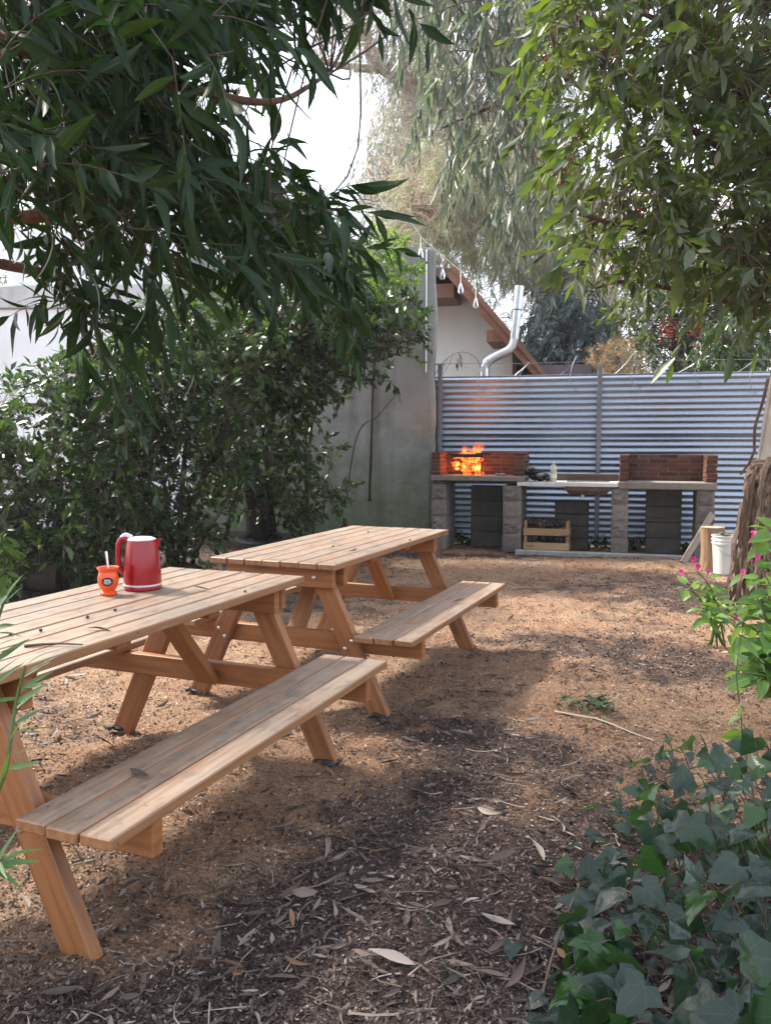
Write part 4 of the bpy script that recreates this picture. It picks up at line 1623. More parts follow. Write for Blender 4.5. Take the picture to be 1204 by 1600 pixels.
for i in range(84):
    lay = min(i // 15, 3)
    p_ = Vector((.05 + (CW - .1) * random.random(), .05 + (CD - .1) * random.random(), .045 + lay * .075 + random.random() * .03))
    if lay == 3: p_.z = .29 + .05 * random.random()
    r_ = random.uniform(.034, .052)
    o = link('pine_cone', random.choice(cone_mes), None, crt.matrix_basis @ Matrix.Translation(p_) @ Matrix.Rotation(random.uniform(0, 6), 4, 'X') @ Matrix.Rotation(random.uniform(0, 6), 4, 'Z') @ Matrix.Diagonal((r_, r_ * .8, r_, 1)))
    setp(o, 'dark dry cone heaped in the wooden crate', 'cone', 'dark cones in the crate')

# ---- leaning plank, stump, bucket
pb = onz(1066, 880); pt = at(1112, 803, pb.y + .30)
dv = pt - pb
o = MB().box(-dv.length / 2, dv.length / 2, -.036, .036, -.014, .014, .004).build('leaning_plank', M_['oldwood'], None, along(pb, pt, Vector((1, .2, 0))))
setp(o, 'grey weathered plank leaning on the last block pillar', 'plank')
sb_ = onz(1119, 893)
st = empty('log_stump', (sb_.x, sb_.y + .15, 0), 'upright brown sawn log standing behind the white bucket', 'log')
MB().tube([(0, 0, -.02), (0.01, 0, .2), (0, 0, .44)], [.122, .115, .12], 16, wob=.03).build('bark', M_['stump'], st, smooth=True)
MB().lathe([(.112, .441), (.06, .446), (0, .447)], 16, cap0=False, cap1=False).build('cut_face', M_['oldwood'], st)
bq_ = onz(1138, 899)
bu = empty('white_bucket', (bq_.x + .02, bq_.y + .12, 0), 'white plastic bucket full of dark soil at the foot of the peeling trunk', 'bucket')
MB().lathe([(.115, 0), (.12, .004), (.138, .30), (.146, .302), (.146, .318), (.139, .32), (.14, .335), (.148, .337), (.148, .352), (.141, .354), (.143, .375), (.150, .377), (.150, .385), (.140, .385), (.136, .34)], 28, cap1=False).build('body', M_['bucket'], bu, smooth=True)
MB().lathe([(.137, .345), (.07, .365), (0, .375)], 18, cap0=False, cap1=False).build('soil', M_['soil'], bu)
mb = MB(); mb.box(-.03, .03, -.158, -.144, .308, .345, .004); mb.build('handle_lug', M_['bucket'], bu, Matrix.Rotation(R(15), 4, 'Z'))
hp = curve([(-.146, 0, .33), (-.10, -.11, .24), (0, -.155, .20), (.10, -.11, .24), (.146, 0, .33)], 6)
MB().tube(hp, .003, 6).build('handle', M_['wire'], bu)
for i in range(6):
    o = link('bark_piece', lump(1, 60 + i, .4).mesh('bark_piece', M_['bark_strip']), None, Matrix.Translation((bu.location.x + random.uniform(-.08, .08), bu.location.y + random.uniform(-.08, .08), .385 + random.uniform(0, .03))) @ Matrix.Rotation(random.uniform(0, 6), 4, 'Z') @ Matrix.Diagonal((.06, .022, .03, 1)))
    setp(o, 'dark bark shred heaped on the soil in the white bucket', 'bark', 'bark shreds in the bucket')

# ================================================================== FENCE
FPSI = R(13)
FL = at(662, 700, 10.98); FL.z = 0
Mf = Matrix.Translation(FL) @ Matrix.Rotation(-FPSI, 4, 'Z')
Mfi = Mf.inverted()
fnrm = Mf.to_3x3() @ Vector((0, 1, 0))


def fl_(u, v, off=0.0):
    q = Mfi @ plane_hit(u, v, Mf @ Vector((0, off, 0)), fnrm)
    return q


FT = fl_(800, 589).z
fence = empty('corrugated_fence', FL, 'silvery corrugated sheet metal fence on steel posts behind the grills', 'fence', None, -FPSI)
pitch = .076
p1 = fl_(688, 640).x; p2 = fl_(934, 700).x
nper = 8


def sheet(xa, xb, za, zb, y0):
    nz = int((zb - za) / pitch * nper) + 1
    zs = za + np.arange(nz) * pitch / nper
    xs = np.linspace(xa, xb, max(3, int((xb - xa) / .18)))
    X, Z = np.meshgrid(xs, zs)
    dent = (fbm(X * 1.1 + za * 7, Z * 1.1 + 3, 2) - .5) * .014
    Y = y0 + .0105 * np.sin(2 * np.pi * Z / pitch) + dent
    V = np.stack([X, Y, Z + (fbm(X * .5 + za * 3, X * .0, 2) - .5) * .010], -1).reshape(-1, 3)
    I = np.arange(X.size).reshape(X.shape)
    Q_ = np.stack([I[:-1, :-1], I[:-1, 1:], I[1:, 1:], I[1:, :-1]], -1).reshape(-1, 4)
    me = np_mesh('metal_sheet', V, [Q_], M_['galv'], True)
    return link('metal_sheet', me, fence)


for (xa, xb, dy) in ((0, p2 + .02, 0), (p2 + .024, 5.2, .003), (5.21, 8.5, 0)):
    for i in range(3):
        za = .02 + i * (FT / 3)
        sheet(xa, xb, za - (.06 if i else 0), .02 + (i + 1) * FT / 3 - .02, .012 * (i % 2) + dy)
MB().box(0, 8.5, .015, .055, FT - .012, FT + .022, .003).build('top_rail', M_['steel_post'], fence)
for i, xx_ in enumerate((p1, p2, p2 + 2.15, p2 + 4.3)):
    hh = fl_(688, 571).z if i == 0 else fl_(935, 573).z
    MB().box(xx_ - .028, xx_ + .028, -.082, -.026, -.05, hh, .004).build('post', M_['steel_post'], fence)
    MB().box(xx_ - .06, xx_ + .06, -.074, -.034, hh, hh + .012, .002).build('post_cap', M_['steel_post'], fence)
wr = empty('barbed_wire', Mf @ Vector((0, -.05, FT)), 'loose coils of barbed wire along the top of the metal fence', 'barbed wire', None, -FPSI)
V_ = []; 
pts = []
for i in range(900):
    t = i / 900
    xx_ = .1 + 7.5 * t
    ph = 2 * math.pi * (t * 13 + .35 * math.sin(9 * t))
    rad_ = .19 + .06 * math.sin(23 * t + 1) + .03 * math.sin(61 * t)
    pts.append((xx_ + .17 * math.sin(ph + .6), .06 + .10 * math.cos(ph) , .03 + rad_ * math.sin(ph)))
MB().tube(pts, .0045, 4).build('coil', M_['wire'], wr)
mb = MB()
for i in range(0, 900, 6):
    p_ = Vector(pts[i])
    for k_ in range(2):
        dv = Vector((random.uniform(-1, 1), random.uniform(-1, 1), random.uniform(-1, 1))).normalized() * .022
        mb.tube([p_ - dv, p_ + dv], .0022, 3, cap=False)
o = mb.build('barb', M_['wire'], wr); o['kind'] = 'stuff'
hw = fl_(800, 570).z - FT
MB().tube([(-.4, .0, hw), (p1, -.0, hw + .03), ((p1 + p2) / 2, 0, hw + .01), (p2, 0, hw + .02), (p2 + 2.1, 0, hw)], .0035, 4).build('strand', M_['wire'], wr)
# dry vine tangled in the wire
vn = empty('dry_vine', Mf @ Vector((fl_(720, 580).x, -.08, FT + .2)), 'withered vine with brown hanging leaves caught in the barbed wire', 'vine', None, -FPSI)
Lv = Leaves(); base = np.array(vn.location)
n = 22
P = base + np.stack([rng.uniform(-.05, .06, n), rng.uniform(-.04, .04, n), rng.uniform(-.05, .12, n)], -1)
D = np.stack([rng.normal(0, .3, n), rng.normal(0, .3, n), -np.ones(n)], -1)
Lv.add(P, D, rng.normal(size=(n, 3)), rng.uniform(.05, .10, n), rng.integers(0, 4, n))
pl = Leaves
p_, r_, s_, k_ = Lv.cat()
tmp_me = [np_mesh('leaf', t['V'], t['F'], M_['dead_dark'], True, t['U']) for t in dl]
for i in range(n):
    Mx = Matrix.Identity(4)
    for a in range(3):
        for b in range(3): Mx[a][b] = r_[i, a, b] * s_[i]
        Mx[a][3] = p_[i, a]
    link('leaf', tmp_me[k_[i]], vn, vn.matrix_basis.inverted() @ Mx)
MB().tube(curve([(-.35, 0, -.2), (-.2, 0, .02), (0, 0, .12), (.2, 0, .04), (.3, 0, -.2)], 6), .004, 5).build('stem', M_['twig'], vn)

# ================================================================== CONCRETE WALL, WHITE WALL
WR = at(676, 760, 10.72); WR.z = 0
Mw = Matrix.Translation(WR) @ Matrix.Rotation(-FPSI, 4, 'Z')
wz = plane_hit(680, 383.5, WR, fnrm).z
WLEN = 4.6
cw = empty('concrete_wall', WR, 'tall grey stained concrete wall with moss low down', 'wall', None, -FPSI)
xs = np.linspace(-WLEN, 0, 60); zs = np.linspace(-.1, wz, 60)
X, Z = np.meshgrid(xs, zs)
Yf = (fbm(X * 1.2, Z * 1.2, 4) - .5) * .04 - .0
edge = np.clip((X + .15) / .15, 0, 1)
Xe = X + edge * (fbm(Z * 3.1, X * 0 + 4, 4) - .55) * .06
topw = np.clip((Z - wz + .2) / .2, 0, 1)
Ze = Z + topw * (fbm(X * 2.5, X * 0 + 8, 4) - .6) * .08
front = np.stack([Xe, Yf, Ze], -1).reshape(-1, 3)
back = np.stack([Xe, np.full_like(X, .2), Ze], -1).reshape(-1, 3)
I = np.arange(X.size).reshape(X.shape)
Qf = np.stack([I[:-1, :-1], I[:-1, 1:], I[1:, 1:], I[1:, :-1]], -1).reshape(-1, 4)
Nn = X.size
rim = []
for a, b in list(zip(I[-1, :-1], I[-1, 1:])): rim.append((a, b, b + Nn, a + Nn))
for a, b in list(zip(I[:-1, -1], I[1:, -1])): rim.append((b, a, a + Nn, b + Nn))
link('wall', np_mesh('wall', np.concatenate([front, back]), [Qf, Qf[:, ::-1] + Nn, np.array(rim)], M_['concrete'], False), cw)
MB().tube([(-.09, -.035, wz - .05), (-.092, -.035, 2.2)], .009, 6).build('conduit', M_['galv_pipe'], cw)

ww_c = at(95, 700, 11.6); ww_c.z = 0
ww = empty('white_building', ww_c, 'white rendered building with a stepped parapet behind the shrubs', 'building', None, -FPSI * .3)
h1 = at(60, 446, 11.6).z; h2 = at(60, 357, 11.6).z; h0 = at(60, 482, 11.6).z
MB().box(-6, 2.2, 0, .22, -.1, h0, .01).build('wall', M_['whitewash'], ww)
MB().box(-6, 2.2, -.05, .24, h0 + .003, h1, .012).build('band', M_['ledge'], ww)
MB().box(at(6, 400, 11.6).x - ww_c.x, 2.2, .02, .22, h1 + .003, h2, .012).build('parapet', M_['whitewash'], ww)

# ================================================================== HOUSE BEHIND THE FENCE
HY = 13.2
H0 = at(700, 600, HY); H0.z = 0
Mh = Matrix.Translation(H0) @ Matrix.Rotation(-FPSI, 4, 'Z'); Mhi = Mh.inverted()


def hp_(u, v, off=0.0):
    q = Mhi @ plane_hit(u, v, Mh @ Vector((0, off, 0)), fnrm)
    return (q.x, q.z)


OV = -.95
house = empty('gabled_house', H0, 'white gabled house with a red brown timber eave behind the metal fence', 'house', None, -FPSI)
pk = hp_(700, 452); wrx = hp_(800, 560)[0]
eave = hp_(852, 586, OV); ridge = hp_(709, 417, OV)
slope = (ridge[1] - eave[1]) / (eave[0] - ridge[0])
rx = ridge[0]
wall_top = lambda x: ridge[1] - .10 - slope * abs(x - rx)
poly = [(-1.6, 0), (wrx, 0), (wrx, wall_top(wrx)), (rx, wall_top(rx)), (-1.6, wall_top(rx))]
MB().prism(poly, 0, 4.0).build('wall', M_['house_white'], house)
# porch wall set back beyond the corner, recess shade put into its dark colour
MB().box(wrx + .003, wrx + 1.2, .9, 1.1, 0, eave[1] + .3).build('porch_wall', M_['shade_wall'], house)
RL = -1.6                       # the level part runs off behind the concrete wall
def Rp(x, up): return ridge[1] - slope * max(0, x - rx) + up
ex, th = eave[0], .07
def both(u0, u1, xa=RL):
    return [(xa, Rp(xa, u1)), (rx, Rp(rx, u1)), (ex, Rp(ex, u1)), (ex, Rp(ex, u0)), (rx, Rp(rx, u0)), (xa, Rp(xa, u0))]
MB().prism(both(-th, 0), OV + .045, 4.2).build('roof', M_['rooftile'], house)
for i in range(5):
    ya, yb = OV + .05 + i * (-OV - .05) / 5, OV + .05 + (i + 1) * (-OV - .05) / 5 - .006
    MB().prism(both(-th - .024, -th - .004), ya, yb).build('soffit_board', M_['house_wood'], house)
q = [(rx + .02, Rp(rx + .02, .015)), (ex, Rp(ex, .015)), (ex, Rp(ex, -.20)), (rx - .12, Rp(rx + .02, -.20) + .12)]
MB().prism(q, OV, OV + .04).build('barge_board', M_['house_wood'], house)
q = [(rx + .01, Rp(rx, .03)), (ex, Rp(ex, .03)), (ex, Rp(ex, -.06)), (rx - .03, Rp(rx, -.04))]
MB().prism(q, OV - .028, OV - .003).build('barge_trim', M_['house_wood'], house)
MB().box(RL, rx - .15, OV + .02, OV + .0449, ridge[1] - .12, ridge[1] + .012, .003).build('fascia', M_['rooftile'], house)
px_ = hp_(783, 530)[0]
MB().box(px_ - .13, px_ + .13, OV + .043, .0, Rp(px_, -.36), Rp(px_, -.36) + .17, .005).build('purlin', M_['house_wood'], house)
MB().box(RL, rx - .02, OV + .15, -.004, ridge[1] - .40, ridge[1] - .20, .005).build('ridge_beam', M_['house_wood'], house)

# ---- flue
fY = 11.8
fp = [at(757, 700, fY), at(757, 575, fY), at(760, 566, fY), at(770, 559, fY), at(793, 548, fY), at(800, 541, fY), at(803, 530, fY), at(811, 447, fY)]
base = fp[0].copy(); base.z = 0
flu = empty('flue_pipe', base, 'shiny galvanised flue pipe with a double bend rising beside the roof edge', 'flue pipe')
fp = [p_ - base for p_ in fp]; fp[0].z = 0
rad = .062
MB().tube([fp[0], fp[1]], rad, 20).build('lower_pipe', M_['galv_pipe'], flu, smooth=True)
cc = [fp[1]] + [fp[2], fp[3], fp[4], fp[5], fp[6]]
MB().tube(cc, [rad * 1.03] * len(cc), 20).build('elbow', M_['galv_pipe'], flu, smooth=True)
mid = fp[6].lerp(fp[7], .55)
MB().tube([fp[6], mid], rad, 20).build('upper_pipe', M_['galv_pipe'], flu, smooth=True)
MB().tube([mid.lerp(fp[7], -.02), mid.lerp(fp[7], .03)], rad * 1.12, 20).build('collar', M_['steel_post'], flu, smooth=True)
MB().tube([mid, fp[7]], rad * 1.07, 20).build('top_pipe', M_['galv_pipe'], flu, smooth=True)

# ---- string of bulbs
sY = [10.4, 10.45, 10.5, 10.55, 10.7, 11.0, 11.4, 11.8, 12.3]
sp = [(560, 312), (600, 322), (640, 347), (660, 373), (684, 394), (720, 424), (746, 446), (752, 462), (762, 480)]
path = curve([at(u, v, y_) for (u, v), y_ in zip(sp, sY)], 6)
b0 = path[0].copy()
sl = empty('string_lights', b0, 'string of clear bulbs hung from the concrete wall towards the gabled house', 'string lights')
MB().tube([p_ - b0 for p_ in path], .006, 5).build('cable', M_['white_print'], sl)
for (u, v, y_, hu, hv) in ((657, 370, 10.5, 657, 388), (690, 397, 10.72, 691, 420), (719.5, 424, 11.0, 719.5, 443), (743, 447, 11.4, 743, 466)):
    a = at(u, v, y_) - b0; h_ = at(hu, hv, y_) - b0
    MB().tube([a, h_], .007, 6).build('socket', M_['white_print'], sl)
    bl = MB().lathe([(.012, 0), (.018, -.02), (.030, -.06), (.036, -.095), (.030, -.125), (.0, -.14)], 14, cap1=False).build('bulb', M_['bulb'], sl, Matrix.Translation(h_), smooth=True)
    MB().lathe([(.004, -.01), (.005, -.09)], 6).build('filament', M_['white_print'], bl)

# ================================================================== TREES
TA = [lance(.108, 5, .22, .14, .35, .42), lance(.125, 5, .34, -.10, .4, .38), lance(.10, 5, .12, .22, .3, .45, twist=.6), lance(.115, 5, .45, -.18, .35, .4, twist=-.6), lance(.105, 5, -.1, .12, .5, .4, twist=.9)]
TB = [lance(.165, 4, .15, .06, .3, .5), lance(.145, 4, .3, -.08, .3, .5), lance(.175, 4, .05, .0, .35, .5)]
TE = [lance(.075, 5, .15, .22, .15, .3), lance(.07, 5, .22, -.25, .15, .3), lance(.08, 5, .1, .32, .1, .3)]
TS = [lance(.2, 2, .1, 0, .25, .5), lance(.24, 2, .15, .05, .2, .5)]
TN = [lance(.022, 2, .25, .1, 0, .5), lance(.02, 2, .4, -.12, 0, .5)]


def foliage(root, pts, dirs, L, nl, tpls, m, n_obj, twm, skel=None, crown='crown', twr=.0032, **kw):
    tw, P, D, N, S, K = spray(pts, dirs, L, nl, ntpl=len(tpls), **kw)
    Lv = Leaves(); Lv.add(P, D, N, S, K)
    Lv.build(root, tpls, m, n_obj, crown=crown)
    lst = []
    tw = tw - np.array(root.location)
    lst.append(tubes(tw, np.full(len(pts), twr), np.full(len(pts), twr * .4), 4))
    if skel is not None:
        lst.append(connect(root, pts, skel, twm, r=twr * 1.5, r1=twr))
    join_tubes(lst, 'twig_work', twm, root)


def rdir(n, bias, spread):
    return norm(np.array(bias)[None, :] + rng.normal(size=(n, 3)) * spread)


# ---- dark acacia over the tables
ac = empty('acacia_tree', (-2.6, 2.3, 0), 'dark acacia hanging long drooping leaves over the tables', 'tree')
sk = [limb(ac, 'trunk', [(-2.6, 2.3, -.1), (-2.5, 2.35, 1.0), (-2.35, 2.4, 2.0), (-2.1, 2.5, 2.9), (-1.7, 2.6, 3.8)], .13, .06, M_['bark'])]
for pts in ([(-2.35, 2.4, 2.0), tuple(at(20, 340, 2.6)), tuple(at(150, 310, 2.75)), tuple(at(290, 320, 2.9)), tuple(at(400, 330, 3.0))],
            [(-2.1, 2.5, 2.9), tuple(at(100, 100, 2.5)), tuple(at(260, 130, 2.7)), tuple(at(420, 160, 2.9)), tuple(at(515, 115, 3.2))],
            [(-2.2, 2.45, 2.6), tuple(at(60, 240, 3.0)), tuple(at(200, 250, 3.2)), tuple(at(360, 270, 3.4)), tuple(at(470, 330, 3.5)), tuple(at(560, 420, 3.5))],
            [(-1.7, 2.6, 3.8), tuple(at(300, -60, 2.6)), tuple(at(470, -40, 2.5)), tuple(at(580, -25, 2.4))],
            [(-2.35, 2.4, 2.0), tuple(at(40, 420, 3.0)), tuple(at(110, 470, 3.2)), tuple(at(150, 560, 3.3))]):
    sk.append(limb(ac, 'limb', pts, .026, .007, M_['bark_red'], 7, 6))
skel = np.concatenate(sk)
polyA = [(-140, -160), (445, -160), (375, 20), (360, 110), (385, 180), (370, 240), (430, 300), (480, 335), (490, 360), (430, 365), (330, 385), (250, 400), (190, 400), (150, 370), (125, 320), (60, 265), (-140, 240)]
holes = [(310, 190, 60, 80, .78), (400, 260, 40, 50, .5), (220, 110, 40, 30, .4), (460, 250, 40, 60, .45), (80, 400, 50, 40, .5)]
pA = sample_region(polyA, 390, 2.0, 3.7, holes)
pA2 = sample_region([(440, -160), (600, -160), (590, -70), (470, -60)], 18, 2.1, 2.6)
pA3 = sample_region([(380, 345), (540, 365), (550, 415), (390, 420)], 32, 2.9, 3.5)
pA4 = sample_region([(80, 430), (190, 430), (190, 500), (110, 500)], 16, 2.6, 3.4)
pA5 = np.stack([rng.uniform(-3.2, .3, 130), rng.uniform(.4, 4.6, 130), rng.uniform(3.3, 4.4, 130)], -1)  # overhead sprays mostly out of view, added for shade
pA6 = sample_region([(-60, -60), (370, -60), (370, 180), (250, 260), (120, 260), (-60, 180)], 90, 4.6, 7.4)
yq = rng.uniform(2.6, 7.6, 340)
pA7 = np.stack([rng.uniform(-5.2, -.4, 340), yq, 1.55 + .53 * yq + rng.uniform(.2, 1.2, 340)], -1)  # unseen sprays just above the view, added to keep sun off the tables
sk.append(limb(ac, 'limb', [(-1.7, 2.6, 3.8), (-1.8, 3.6, 4.8), (-2.2, 5.2, 5.5), (-2.8, 7.0, 5.9)], .05, .015, M_['bark_red'], 7, 6))  # limb above the view that carries the added shading sprays
sk.append(limb(ac, 'limb', [(-2.1, 2.5, 2.9), (-2.3, 3.8, 3.4), (-2.4, 5.4, 3.9), (-2.2, 6.8, 4.2)], .04, .012, M_['bark_red'], 7, 6))
skel = np.concatenate(sk)
pA8 = sample_region([(40, 330), (110, 330), (115, 450), (70, 440)], 9, 2.6, 3.2)
ptsA = np.concatenate([pA, pA2, pA3, pA4, pA8, pA5, pA6, pA7])
dirA = rdir(len(ptsA), (.45, -.1, -.02), .6)
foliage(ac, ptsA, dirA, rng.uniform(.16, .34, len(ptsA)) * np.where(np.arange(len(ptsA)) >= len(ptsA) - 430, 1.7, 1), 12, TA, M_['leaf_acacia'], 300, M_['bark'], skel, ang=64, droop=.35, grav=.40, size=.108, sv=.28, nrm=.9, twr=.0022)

# ---- bright acacia with berries, on the other side
bb = at(1330, 900, 5.2)
bt_ = empty('berry_tree', (bb.x, bb.y, 0), 'bright green tree with red berry clusters in front of the metal fence', 'tree')
sk = [limb(bt_, 'trunk', [(bb.x, bb.y, -.1), (bb.x - .05, bb.y, 1.2), tuple(at(1250, 480, 5.2)), tuple(at(1215, 330, 5.2)), tuple(at(1225, 150, 5.2)), tuple(at(1215, -60, 5.2))], .12, .05, M_['bark_red'])]
for pts in ([tuple(at(1240, 440, 5.2)), tuple(at(1160, 400, 5.0)), tuple(at(1080, 380, 4.8)), tuple(at(960, 350, 4.7)), tuple(at(890, 330, 4.6))],
            [tuple(at(1215, 330, 5.2)), tuple(at(1150, 250, 5.3)), tuple(at(1060, 190, 5.3)), tuple(at(960, 130, 5.2)), tuple(at(870, 90, 5.0))],
            [tuple(at(1218, 250, 5.2)), tuple(at(1140, 120, 4.8)), tuple(at(1040, 40, 4.6)), tuple(at(930, -10, 4.5))],
            [tuple(at(1250, 480, 5.2)), tuple(at(1180, 480, 5.5)), tuple(at(1090, 460, 5.6)), tuple(at(980, 440, 5.5)), tuple(at(930, 450, 5.4))],
            [tuple(at(1215, 330, 5.2)), tuple(at(1172, 400, 5.0)), tuple(at(1178, 500, 5.0))]):
    sk.append(limb(bt_, 'limb', pts, .030, .008, M_['bark_red'], 7, 6))
skel = np.concatenate(sk)
polyB = [(845, -140), (1380, -140), (1380, 480), (1210, 480), (1150, 465), (1060, 455), (990, 440), (945, 450), (910, 390), (910, 320), (880, 230), (860, 130), (835, 60)]
holesB = [(930, 60, 30, 40, .6), (915, 290, 25, 40, .6), (905, 200, 25, 30, .5), (1150, 470, 60, 30, .5), (1040, 430, 35, 25, .5)]
pB = sample_region(polyB, 1000, 4.3, 6.2, holesB)
pB2 = np.stack([rng.uniform(2.2, 4.6, 40), rng.uniform(3.0, 6.8, 40), rng.uniform(4.3, 5.4, 40)], -1)  # sprays above the view, added as overhead shade
ptsB = np.concatenate([pB, pB2])
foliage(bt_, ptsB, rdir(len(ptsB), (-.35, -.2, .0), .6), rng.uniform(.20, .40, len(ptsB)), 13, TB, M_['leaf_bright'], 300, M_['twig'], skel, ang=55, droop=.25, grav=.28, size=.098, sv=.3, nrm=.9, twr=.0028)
bm = lump(1, 3, 1.0).mesh('berry', M_['berry'], True)
nb_ = 0
for (u, v, y_, n_) in ((878, 275, 4.7, 26), (915, 195, 4.8, 16), (1040, 515, 5.0, 34), (1085, 515, 5.0, 18), (960, 80, 4.7, 14), (1120, 100, 4.7, 16), (1050, 520, 4.9, 12), (900, 210, 4.6, 12), (850, 97, 4.7, 10), (1130, 300, 4.8, 14), (1000, 330, 4.6, 10), (1180, 210, 4.7, 10)):
    c = at(u, v, y_)
    for i in range(n_):
        r_ = random.uniform(.006, .011)
        q = c + Vector((random.gauss(0, .028), random.gauss(0, .028), random.gauss(0, .042)))
        link('berry', bm, bt_, Matrix.Translation(q - bt_.location) @ Matrix.Diagonal((r_, r_, r_, 1)))

# ---- the gum tree with peeling bark and hanging sprays
tb_ = onz(1238, 955)
eu = empty('eucalyptus_tree', (tb_.x, tb_.y, 0), 'big pale gum tree with peeling bark strips and hanging sickle leaves', 'tree')
tx, ty = tb_.x, tb_.y
tk = limb(eu, 'trunk', [(tx - .03, ty, -.1), (tx - .02, ty, .5), (tx + .0, ty, 1.2), (tx + .07, ty, 2.0), (tx + .12, ty, 3.0), (tx + .1, ty, 4.4), (tx - .1, ty, 6.0)], .345, .20, M_['gum_bark'], 28, 10, .012)
sk = [tk]
for pts in ([(tx + .1, ty, 4.4), (tx - .6, ty + .6, 5.3), tuple(at(960, -40, 7.6)), tuple(at(860, 40, 8.0)), tuple(at(740, 80, 8.2))],
            [(tx + .1, ty, 4.4), (tx - .5, ty + .8, 5.0), tuple(at(980, 70, 8.0)), tuple(at(870, 130, 8.3)), tuple(at(760, 170, 8.4)), tuple(at(690, 200, 8.5))],
            [(tx - .1, ty, 6.0), (tx - 1.0, ty + .6, 6.6), (tx - 2.2, ty + 1.2, 6.5), tuple(at(680, -60, 8.4))],
            [(tx - .1, ty, 6.0), (tx - 1.2, ty - .8, 6.8), (tx - 2.6, ty - 1.2, 6.9)]):
    sk.append(limb(eu, 'limb', pts, .05, .012, M_['bark'], 8, 7))
skel = np.concatenate(sk)
polyE = [(630, -140), (900, -140), (900, 60), (880, 260), (850, 300), (800, 275), (740, 240), (700, 160), (655, 110), (640, 40)]
pE = sample_region(polyE, 165, 7.2, 9.2)
pE2 = np.stack([rng.uniform(1.5, 4.5, 30), rng.uniform(4.5, 8, 30), rng.uniform(6.4, 7.6, 30)], -1)  # unseen crown sprays, added to shade the yard
ptsE = np.concatenate([pE, pE2])
foliage(eu, ptsE, rdir(len(ptsE), (-.1, 0, -1.0), .32), rng.uniform(.45, .85, len(ptsE)), 20, TE, M_['leaf_euc'], 300, M_['twig'], skel, ang=45, droop=.25, grav=.9, size=.175, sv=.25, nrm=1.2, twr=.0035)
prof_ = curve([(tx - .03, ty, -.1), (tx - .02, ty, .3), (tx - .01, ty, .7), (tx, ty, 1.02), (tx + .01, ty, 1.16)], 6)
MB().tube([Vector(p_) - eu.location for p_ in prof_], [.455, .45, .445, .44, .43, .425, .42, .415, .41, .405, .40, .40, .395, .39, .385, .38, .38, .375, .375, .37, .37, .365, .36, .352, .348][:len(prof_)], 40, wob=.045).build('shaggy_bark', M_['bark_strip'], eu, smooth=False)
# bark strips
strip_spec = []
for i in range(56):
    strip_spec.append((random.uniform(-3.3, -1.7) if i % 4 else random.uniform(-1.9, -.6), random.uniform(.25, 1.25), random.uniform(.3, .95)))
for i in range(2):
    strip_spec.append((random.uniform(-3.25, -2.95), random.uniform(1.6, 2.7), random.uniform(.6, 1.1)))
for (an, ztop, L_) in strip_spec:
    zbot = max(.02, ztop - L_)
    w_ = random.uniform(.010, .034) * (.5 if ztop > 1.4 else 1)
    n_ = 8
    Vv = []
    bow = random.uniform(.004, .024) * (1.6 if random.random() < .25 else 1) * (.4 if ztop > 1.4 else 1)
    da = random.uniform(-.25, .25)
    for i in range(n_ + 1):
        t = i / n_
        z_ = ztop + (zbot - ztop) * t
        cx_ = float(np.interp(z_, tk[:, 2], tk[:, 0])) - tx
        rr_ = float(np.interp(z_, [-.1, 1.0, 1.2, 6.0], [.45, .395, .34, .20])) + .006 + bow * (math.sin(math.pi * min(t * 1.1, 1)) ** 1.5) + .05 * t * random.random()
        a_ = an + da * t
        ww_ = w_ * (1 - .6 * t) * random.uniform(.8, 1.15)
        ta = Vector((-math.sin(a_), math.cos(a_), 0)); ra = Vector((math.cos(a_), math.sin(a_), 0))
        c = Vector((cx_, 0, z_)) + ra * rr_
        for q in (-1, 0, 1):
            Vv.append(c + ta * (q * ww_) - ra * (abs(q) * .015))
        for q in (-1, 0, 1):
            Vv.append(c + ta * (q * ww_ * .96) - ra * (abs(q) * .015 + .006))
    Ff = []
    for i in range(n_):
        a0, b0_ = i * 6, (i + 1) * 6
        for q in (0, 1):
            Ff.append((a0 + q, a0 + q + 1, b0_ + q + 1, b0_ + q))
            Ff.append((a0 + 3 + q, b0_ + 3 + q, b0_ + 4 + q, a0 + 4 + q))
        Ff.append((a0, b0_, b0_ + 3, a0 + 3)); Ff.append((a0 + 2, a0 + 5, b0_ + 5, b0_ + 2))
    MB().add(Vv, Ff).build('bark_strip', M_['bark_strip'], eu, smooth=True)


# ---- trees beyond the fence
def far_tree(name, label, base, limbs, poly, Y0, Y1, ns, Lr, nl, tpls, m, size, bark, r0, holes=(), extra=None, n_obj=0, grp=None, **kw):
    rt = empty(name, base, label, 'tree', grp)
    sk = []
    for i, (pts, ra, rb) in enumerate(limbs):
        sk.append(limb(rt, 'trunk' if i == 0 else 'limb', pts, ra, rb, bark, 10, 6, .06))
    pts = sample_region(poly, ns, Y0, Y1, holes)
    if extra is not None: pts = np.concatenate([pts, extra])
    foliage(rt, pts, rdir(len(pts), kw.pop('bias', (0, 0, -.6)), kw.pop('spread', .6)), rng.uniform(*Lr, len(pts)), nl, tpls, m, n_obj, bark, np.concatenate(sk), size=size, twr=kw.pop('twr', .006), **kw)
    return rt


